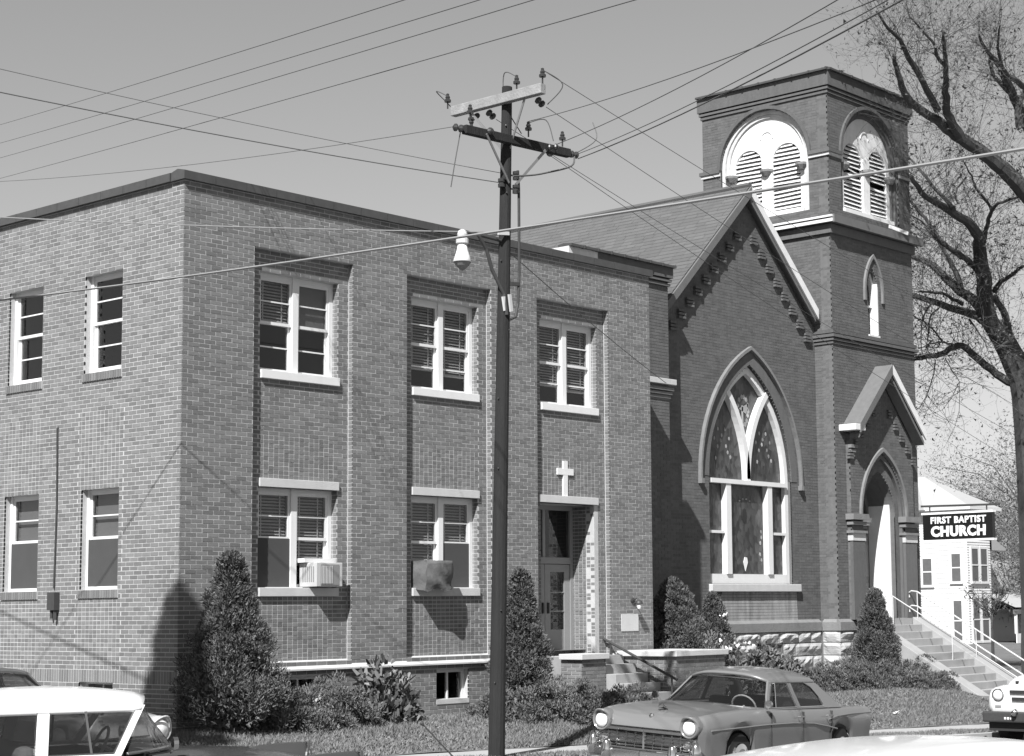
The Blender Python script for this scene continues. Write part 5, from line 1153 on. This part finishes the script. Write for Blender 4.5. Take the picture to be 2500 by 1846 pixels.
# ================================================================== cars
def interp(x, xs, ys): return float(np.interp(x, xs, ys))
def make_car(name, label, cat, loc, rz, paint, roofpaint, sc=1., group=None, nose='grille', long_roof=False, trim=True, wrap=False):
    t = thing(name, loc, label, cat, group, rz); t.scale = (sc, sc, sc)
    B_ = lambda mb, n, m, par=None, **k: mb.build(n, m, par or t, world=False, **k)
    cs = .20
    def Bc(mb, n, m, par=None, **k):
        mb.v = [(x+cs, y, z) for x, y, z in mb.v]; return B_(mb, n, m, par, **k)
    X  = [-2.52, -2.45, -2.2, -1.6, -1.0, -.3, .4, .9, 1.3, 1.7, 2.0, 2.2, 2.34, 2.44, 2.48]
    HW = [.80, .90, .935, .95, .955, .96, .96, .955, .95, .945, .94, .93, .915, .88, .86]
    ZF = [.90, .955, .965, .965, .96, .96, .97, .985, .985, .965, .945, .925, .905, .86, .72]
    ZC = [.74, .84, .92, .975, .985, .985, .985, 1.02, 1.01, .985, .945, .905, .855, .77, .64]
    if wrap: ZF = [z*(1 if x < .9 else .925) for x, z in zip(X, ZF)]; ZC = [z*(1 if x < .9 else .93) for x, z in zip(X, ZC)]
    wheels = [(-1.48, .335), (1.45, .335)]; RW = .40
    xs = sorted(set(list(np.linspace(-2.5, 2.48, 74))+X)); NP = 11
    vs_ = []; fs_ = []
    for x in xs:
        w_, zf, zc = interp(x, X, HW), interp(x, X, ZF), interp(x, X, ZC); zb = .24 if abs(x) < 2.2 else .24+.25*(abs(x)-2.2)/.3
        for wx, wz in wheels:
            if abs(x-wx) < RW: zb = max(zb, wz+math.sqrt(RW*RW-(x-wx)**2)*.92)
        zb = min(zb, .72)
        lo = .62 if zb < .5 else zb+.10
        prof = [(.90*w_, zb), (.965*w_, min(zb+.05, lo-.02)), (.985*w_, lo-.0), (w_, max(lo+.03, .70)), (.99*w_, zf-.12), (.955*w_, zf-.035), (.90*w_, zf), (.80*w_, zf-.004), (.60*w_, .5*zf+.5*zc-.006), (.32*w_, zc-.0), (0, zc+.006)]
        vs_ += [(x, y, z) for y, z in prof]+[(x, -y, z) for y, z in prof[:-1]]
    M_ = 2*NP-1; idx = lambda i, j: i*M_+(j if j >= 0 else NP-1-j)   # j<0: mirrored side, -1 -> first mirrored
    for i in range(len(xs)-1):
        cab = -1.45+cs < xs[i] and xs[i+1] < .62+cs
        for j in range(NP-1):
            if cab and j >= 7: continue
            fs_.append((i*M_+j, i*M_+j+1, (i+1)*M_+j+1, (i+1)*M_+j))
            a = lambda q, k_: q*M_+(NP+k_ if k_ < NP-1 else NP-1)
            fs_.append((a(i, j), a(i+1, j), a(i+1, j+1), a(i, j+1)))
    ring_ = lambda i: [i*M_+j for j in range(NP)]+[i*M_+NP+j for j in range(NP-2, -1, -1)]
    fs_.append(tuple(ring_(0))); fs_.append(tuple(ring_(len(xs)-1))[::-1])
    body = MB().add(vs_, fs_); bo = B_(body, 'body', paint, smooth=True, recalc=True)
    bo.data.set_sharp_from_angle(angle=R(40)) if hasattr(bo.data, 'set_sharp_from_angle') else None
    # greenhouse
    rx0, rx1 = (.18, -1.18) if not long_roof else (.18, -2.0)
    if wrap: rx0 = .44
    ZR, WT_, WB = 1.375, .66, .865
    wy = lambda z: WB+(WT_-WB)*(z-.97)/(ZR-.97)
    q = MB(); nx, ny = 22, 15; v_ = []
    for i in range(nx+1):
        u = i/nx; x = rx0+.10+(rx1-.12-rx0-.10)*u
        crown = ZR+(.155 if not long_roof else .11)*math.sin(math.pi*min(1, max(0, .10+.84*u)))**.55
        for j in range(ny+1):
            s_ = -1+2*j/ny; e = abs(s_)
            xx = x-(.12*e**3 if u < .2 else 0)*(1-u*5 if u < .2 else 0)+(.16*e**3*(u-.85)/.15 if u > .85 else 0)
            v_.append((xx, (WT_+.035)*s_*(1-.06*max(0, u-.8)*5*0), ZR-.02+(crown-ZR+.02)*(1-e**3.2)))
    q.add(v_, [(i*(ny+1)+j, i*(ny+1)+j+1, (i+1)*(ny+1)+j+1, (i+1)*(ny+1)+j) for i in range(nx) for j in range(ny)])
    n0 = len(q.v); per = [i*(ny+1) for i in range(nx+1)]+[nx*(ny+1)+j for j in range(1, ny+1)]+[i*(ny+1)+ny for i in range(nx-1, -1, -1)]+[j for j in range(ny-1, 0, -1)]
    dn = [(q.v[k_][0], q.v[k_][1]*.985, q.v[k_][2]-.035) for k_ in per]; q.add(dn, []); q.f += [(per[k_], per[(k_+1) % len(per)], n0+(k_+1) % len(per), n0+k_) for k_ in range(len(per))]; q.f.append(tuple(range(n0, n0+len(per))))
    Bc(q, 'roof', roofpaint, smooth=True)
    def gsurf(base, top, name, m, n=20):                        # ruled glass between two curves
        q = MB(); a = [base(-1+2*i/n) for i in range(n+1)]; b = [top(-1+2*i/n) for i in range(n+1)]
        mid = [tuple((a[i][k_]+b[i][k_])/2+(.0, 0, 0)[k_] for k_ in range(3)) for i in range(n+1)]
        q.add(a+b, [(i, i+1, n+2+i, n+1+i) for i in range(n)]); return Bc(q, name, m, smooth=True)
    wsb = lambda s_: (.86-.34*abs(s_)**2.6, WB*s_, .985+.02*(1-s_*s_)); wst = lambda s_: (.27-.16*abs(s_)**2.6, (WT_-.01)*s_, ZR-.015+.02*(1-s_*s_))
    if wrap: wsb = lambda s_: (.82-.55*abs(s_)**2.4, WB*s_, .985+.02*(1-s_*s_)); wst = lambda s_: (.52-.08*abs(s_)**2.4, (WT_-.01)*s_, ZR-.015+.02*(1-s_*s_))
    ws = gsurf(wsb, wst, 'windshield', 'carglass')
    rb = rx1-.72
    if not long_roof: gsurf(lambda s_: (rb+.26*abs(s_)**2.4, .80*s_, .985), lambda s_: (rx1+.02+.10*abs(s_)**2.4, (WT_-.03)*s_, ZR-.01), 'rear_window', 'carglass')
    else: gsurf(lambda s_: (-2.38, .80*s_, .97), lambda s_: (rx1-.02, (WT_-.02)*s_, ZR), 'rear_window', 'carglass')
    q = MB(); cv = [wsb(-1+2*i/20) for i in range(21)]; q.tube(cv, .014, 6); q.tube([wst(-1+2*i/20) for i in range(21)], .014, 6); Bc(q, 'windshield_trim', 'chrome')
    for sg in (-1, 1):
        Fsd = lambda u, v, d: (u, sg*(wy(v)-d+.004), v)
        if not long_roof:
            outer = [(.53, .97), (.155, ZR), (-.98, ZR), (-1.22, 1.31), (-1.45, 1.15), (-1.72, .97)]
            wins = [[(.44, .995), (.115, ZR-.035), (-.33, ZR-.03), (-.37, .995)], [(-.47, .995), (-.43, ZR-.03), (-.83, ZR-.035), (-1.0, 1.27), (-1.13, 1.13), (-1.18, .995)]]
        else:
            outer = [(.53, .97), (.155, ZR), (-1.98, ZR), (-2.35, .97)]
            wins = [[(.44, .995), (.115, ZR-.035), (-.33, ZR-.03), (-.37, .995)], [(-.47, .995), (-.43, ZR-.03), (-1.1, ZR-.03), (-1.15, .995)], [(-1.24, .995), (-1.2, ZR-.03), (-1.92, ZR-.04), (-2.2, .995)]]
        if wrap: outer[0] = (.22, .97); outer[1] = (.46, ZR); wins[0] = [(.16, .995), (.37, ZR-.035), (-.33, ZR-.03), (-.37, .995)]
        fr = Bc(MB().prism(outer, Fsd, 0, .03, wins), 'window_frame', roofpaint if not trim else paint)
        for wnd in wins:
            Bc(MB().prism(wnd, Fsd, .014, .018), 'side_window', 'carglass'); q = MB()
            k_ = [Vector(Fsd(u, v, -.002)) for u, v in wnd]; q.tube(k_+[k_[0]], .008, 5); Bc(q, 'window_trim', 'chrome', fr)
        q = MB(); q.beam(Fsd(.24 if not wrap else -.02, .995, .0), Fsd(.02 if not wrap else -.04, ZR-.04, .0), .02, .014, (0, 1, 0)); Bc(q, 'vent_bar', 'chrome', fr)
        # doors: shut lines, handles, side trim
        for x in (.50, -.42, -1.28):
            q = MB(); q.box((x-.004, sg*.90, .30), (x+.004, sg*.962, .93)); Bc(q, 'door_gap', 'cardark')
        for x in (-.30, -1.14): q = MB(); q.tube([(x-.09, sg*.965, .86), (x-.06, sg*1.0, .865), (x+.06, sg*1.0, .865), (x+.07, sg*.965, .86)], .012, 6); Bc(q, 'door_handle', 'chrome')
        pts = [(2.25, .72), (1.6, .745), (.8, .77), (.1, .775), (-.5, .755), (-.95, .70), (-1.25, .655)]
        q = MB(); q.tube([(x, sg*(interp(x, X, HW)+.004), z) for x, z in pts], .012, 6); B_(q, 'side_trim', 'cargrey' if paint == 'cargrey' else 'chrome')
        pts = [(-.98, .80), (-1.25, .845), (-1.7, .87), (-2.44, .875)]
        q = MB(); q.tube([(x, sg*(interp(x, X, HW)-.003), z) for x, z in pts], .012, 6); B_(q, 'fin_crease', paint)
        # head and tail lamps
        h = MB().lathe([(.10, -.62), (.135, -.42), (.150, -.15), (.152, -.02), (.144, .03), (.128, .03), (.12, -.01)], (2.50, sg*.735, .755), (1, 0, 0), 24); hl = B_(h, 'headlight', paint, smooth=True)
        v_ = MB().tube([(2.50+.07*math.sin(a)**2, sg*.735+.142*math.cos(a), .755+.142*math.sin(a)) for a in np.linspace(.15, math.pi-.15, 13)], .016, 6); B_(v_, 'hood', paint, hl)
        B_(MB().lathe([(.124, 0), (.124, .012), (.108, .02)], (2.500, sg*.735, .75), (1, 0, 0), 20), 'bezel', 'chrome', hl)
        B_(MB().lathe([(.11, 0), (.098, .025), (.06, .042), (.001, .05)], (2.502, sg*.735, .75), (1, 0, 0), 20), 'lens', 'lampglass', hl, smooth=True)
        B_(MB().lathe([(.10, 0), (.095, .03), (.03, .05), (.001, .055)], (-2.47, sg*.76, .78), (-1, 0, 0), 16), 'tail_light', 'acgrille')
        # grille lamp, wheels
        B_(MB().lathe([(.07, 0), (.075, .03), (.04, .05), (.001, .055)], (2.46, sg*.70, .505), (1, 0, 0), 14), 'parking_lamp', 'chrome')
        for wx, wz in wheels:
            wh = B_(MB().lathe([(.18, -.10), (.31, -.10), (.335, -.06), (.335, .06), (.31, .10), (.2, .10)], (wx, sg*.80, wz), (0, 1, 0), 24), 'wheel', 'rubber', smooth=False)
            B_(MB().lathe([(.20, 0), (.19, .03), (.12, .045), (.05, .05), (.001, .05)], (wx, sg*.90, wz), (0, sg, 0), 20), 'hubcap', 'chrome', wh)
    # nose
    B_(MB().box((2.40, -.82, .40), (2.478, .82, .655)), 'grille_opening', 'dark')
    g = MB()
    for i in range(4): g.beam((2.50, -.80, .445+.05*i), (2.50, .80, .445+.05*i), .02, .018)
    for y in np.linspace(-.76, .76, 11): g.beam((2.505, y, .42), (2.505, y, .63), .016, .018, (1, 0, 0))
    g.beam((2.505, 0, .40), (2.515, 0, .66), .03, .03, (1, 0, 0)); g.tube([(2.48, -.82, .655), (2.505, -.4, .66), (2.51, 0, .66), (2.505, .4, .66), (2.48, .82, .655)], .022, 6); g.tube([(2.48, -.82, .405), (2.51, 0, .40), (2.48, .82, .405)], .016, 6)
    B_(g, 'grille', 'chrome')
    for s_, xb in ((1, 2.60), (-1, -2.62)):
        q = MB(); pts = [(xb-s_*.32, -.98, .32), (xb-s_*.08, -.90, .32), (xb-s_*.01, -.5, .32), (xb, 0, .32), (xb-s_*.01, .5, .32), (xb-s_*.08, .90, .32), (xb-s_*.32, .98, .32)]
        for a, b in zip(pts[:-1], pts[1:]): q.beam(a, b, .05, .14)
        bp = B_(q, 'bumper', 'chrome', bevel=.02)
        for y in (-.55, .55): B_(MB().lathe([(.02, .20), (.06, .15), (.075, .02), (.06, -.10), (.02, -.13)], (xb+s_*.02, y, .32), n=12), 'bumper_guard', 'chrome', bp, smooth=True)
    for y in (-.86, .86): B_(MB().lathe([(.01, .20), (.06, .12), (.09, .0), (.06, -.10), (.01, -.13)], (2.52, y, .40), (0, 0, 1), 12), 'bumper_end', 'chrome', smooth=True)
    q = MB(); q.tube([(2.02, 0, .965), (2.12, 0, 1.0), (2.2, 0, .985)], [.02, .035, .012], 8); q.add([(2.10, -.09, .985), (2.10, .09, .985), (1.98, 0, .965), (2.2, 0, 1.0)], [(0, 1, 3), (0, 2, 1)])
    if not wrap: B_(q, 'hood_ornament', 'chrome')
    B_(MB().lathe([(.035, 0), (.03, .02), (.005, .03)], (2.35, 0, .86), (1, 0, .35), 12), 'hood_crest', 'chrome')
    q = MB(); q.tube([(.62, -.93, .98), (.64, -.98, 1.04)], .012, 6); q.tube([(.62, -.98, 1.06), (.66, -.98, 1.06)], .055, 12); Bc(q, 'mirror', 'chrome')
    q = MB(); q.tube([(.62, .93, .98), (.64, .98, 1.04)], .012, 6); q.tube([(.62, .98, 1.06), (.66, .98, 1.06)], .055, 12); Bc(q, 'mirror', 'chrome')
    # inside
    q = MB(); q.box((-1.9, -.86, .30), (.9, .86, .42)); q.box((-1.95, -.80, .42), (-1.75, .80, .95)); q.box((.52, -.84, .42), (.80, .84, .95)); q.box((-1.9, -.868, .42), (.9, -.85, .94)); q.box((-1.9, .85, .42), (.9, .868, .94)); Bc(q, 'interior', 'interior')
    for x, m_ in ((-.42, 'seatpale' if roofpaint == 'carwhite' and paint == 'cardark' else 'interior'), (-1.40, 'interior')):
        q = MB(); q.box((x, -.74, .42), (x+.55, .74, .62)); Bc(q, 'seat', m_, bevel=.05); q = MB(); q.box((x-.16, -.74, .5), (x, .74, 1.06)); Bc(q, 'seat_back', m_, bevel=.06)
    q = MB(); c_ = Vector((.30, .36, .98)); q.tube([c_+Vector((.12*math.sin(a)*.6, .20*math.cos(a), .20*math.sin(a)*.8)) for a in np.linspace(0, 2*math.pi, 21)], .014, 6, False); q.tube([c_, (.6, .36, .85)], .02, 6); Bc(q, 'steering_wheel', 'seatpale')
    q = MB(); q.box((.20, -.14, 1.27), (.23, .10, 1.32)); Bc(q, 'rear_view_mirror', 'chrome')
    return t
sed = make_car('parked_sedan', 'grey four door sedan with round hooded headlights and wide grille parked at the kerb', 'car', (4.9, -6.5, float(street_z(4.9, -6.5))+.02), math.pi+.08, 'cargrey', 'cargrey', .96)
sed.rotation_euler = (-.055, -.03, math.pi+.08)
make_car('white_roof_sedan', 'two tone car with white roof and dark body in the side street, nearer the camera', 'car', (-7.29, -8.1, .06), R(-22), 'cardark', 'carwhite', 1.0, trim=False, wrap=True)
make_car('white_roof_wagon', 'second white roofed car half hidden behind the two tone car', 'car', (-4.45, -1.75, .08), R(-82), 'carlight', 'carwhite', 1.04, long_roof=True, trim=False)
nc = make_car('white_car', 'white car cut off by the bottom of the photo, only its roof showing', 'car', (-8.15, -16.55, -.03), math.pi, 'carwhite', 'carwhite', 1.0, long_roof=True, trim=False)
nl = lambda v: Vector((-(v.x+8.15), -(v.y+16.55), v.z+.03))
q = MB(); q.tube([nl(eye(1350, 2108, 8.9)), nl(eye(1032, 1768, 8.6))], [.006, .0035], 5); q.lathe([(.002, -.012), (.012, 0), (.002, .012)], nl(eye(1030, 1766, 8.6)), n=8); q.build('antenna', 'iron', nc, world=False)

# white truck at the right edge, facing us
tx, ty = 16.6, -6.3; tz = -.43
tk = thing('white_truck', (tx, ty, tz), 'white truck with round headlight and dark bumper at the right edge', 'truck', None, math.pi)
Bt = lambda mb, n, m, par=None, **k: mb.build(n, m, par or tk, world=False, **k)
def loft(secs, closed=True):                                    # secs: list of (x, [(y,z)...]) half profiles bottom to top
    q = MB(); n = len(secs[0][1]); v_ = []; 
    for x, pr in secs: v_ += [(x, y, z) for y, z in pr]+[(x, -y, z) for y, z in pr[::-1]]
    m_ = 2*n; q.add(v_, [(i*m_+j, i*m_+(j+1) % m_, (i+1)*m_+(j+1) % m_, (i+1)*m_+j) for i in range(len(secs)-1) for j in range(m_)]+[tuple(range(m_))[::-1], tuple((len(secs)-1)*m_+j for j in range(m_))]); return q
def sec(w_, z0, zs, zt, k_=.55): return [(w_*.97, z0), (w_, z0+.12), (w_, zs-.14), (w_*.96, zs-.04), (w_*.86, zs), (w_*k_+.06, zs+.03), (w_*k_, zt-.06), (w_*k_*.8, zt), (w_*.2, zt+.02)]
Bt(loft([(2.30, sec(.82, .66, .98, 1.10, .5)), (2.27, sec(.90, .62, 1.04, 1.20, .52)), (2.15, sec(.95, .60, 1.09, 1.27, .54)), (1.8, sec(.97, .62, 1.12, 1.32, .56)), (1.2, sec(.98, .62, 1.13, 1.36, .58)), (.7, sec(.98, .5, 1.15, 1.38, .62))]), 'front_body', 'carwhite', smooth=True)
Bt(loft([(.70, [(.90, .45), (.95, .6), (.95, 1.3), (.93, 1.34), (.8, 1.35), (.6, 1.36), (.5, 1.36), (.4, 1.365), (.2, 1.37)]), (-.9, [(.90, .45), (.95, .6), (.95, 1.3), (.93, 1.34), (.8, 1.35), (.6, 1.36), (.5, 1.36), (.4, 1.365), (.2, 1.37)])]), 'cab', 'carwhite')
Bt(loft([(.45, [(.78, 1.36), (.78, 1.40), (.76, 1.50), (.72, 1.60), (.68, 1.70), (.64, 1.76), (.5, 1.78), (.3, 1.785), (.1, 1.79)]), (-.85, [(.80, 1.36), (.80, 1.40), (.78, 1.50), (.74, 1.60), (.70, 1.74), (.66, 1.82), (.5, 1.85), (.3, 1.86), (.1, 1.86)])]), 'cab_glass', 'housedark')
Bt(MB().box((-.95, -.74, 1.80), (.40, .74, 1.90)), 'cab_roof', 'carwhite', bevel=.05)
for s_ in (-1, 1):
    for x in (.42, -.85): q = MB(); q.beam((x+.06, s_*.80, 1.34), (x-.04, s_*.72, 1.82), .07, .06); Bt(q, 'pillar', 'carwhite')
    hl = Bt(MB().lathe([(.125, -.1), (.125, .02), (.105, .03)], (2.28, s_*.70, .95), (1, 0, 0), 20), 'headlight', 'chrome'); Bt(MB().lathe([(.105, 0), (.09, .03), (.05, .05), (.001, .055)], (2.295, s_*.70, .95), (1, 0, 0), 20), 'lens', 'lampglass', hl, smooth=True)
    Bt(MB().box((2.27, s_*.70-.06, .73), (2.31, s_*.70+.06, .77)), 'parking_lamp', 'acgrille')
    for wx in (1.55, -1.9): wh = Bt(MB().lathe([(.2, -.11), (.34, -.11), (.365, -.06), (.365, .06), (.34, .11), (.2, .11)], (wx, s_*.84, .365), (0, 1, 0), 24), 'wheel', 'rubber'); Bt(MB().lathe([(.2, 0), (.15, .03), (.001, .04)], (wx, s_*.94, .365), (0, s_, 0), 16), 'hubcap', 'chrome', wh)
for z0, z1, w_ in ((.99, 1.05, .44), (.86, .92, .40)):
    Bt(MB().box((2.22, -w_, z0), (2.335, w_, z1)), 'grille_slot', 'dark')
for y in (-.3, -.1, .1, .3): Bt(MB().box((2.24, y-.03, 1.18), (2.305, y+.03, 1.22)), 'grille_vent', 'dark')
Bt(MB().box((2.32, -.98, .46), (2.42, .98, .66)), 'bumper', 'iron', bevel=.03); Bt(MB().box((2.15, -.90, .30), (2.30, .90, .62)), 'front_pan', 'dark')
q = MB(); q.tube([(2.42, -.30, .60), (2.48, -.30, .64), (2.46, -.24, .70)], [.05, .06, .03], 8); Bt(q, 'fog_lamp', 'chrome', smooth=True)
Bt(MB().box((-3.0, -.95, .55), (-1.0, .95, 1.20)), 'bed', 'carwhite', bevel=.03); Bt(MB().box((-2.9, -.4, .35), (2.2, .4, .55)), 'frame', 'dark')
for i, (a, b) in enumerate(((.0, .04), (.06, .10), (.12, .155))): Bt(MB().box((2.421, -.52+a, .52), (2.425, -.52+b, .56)), 'plate_mark', 'signwhite')
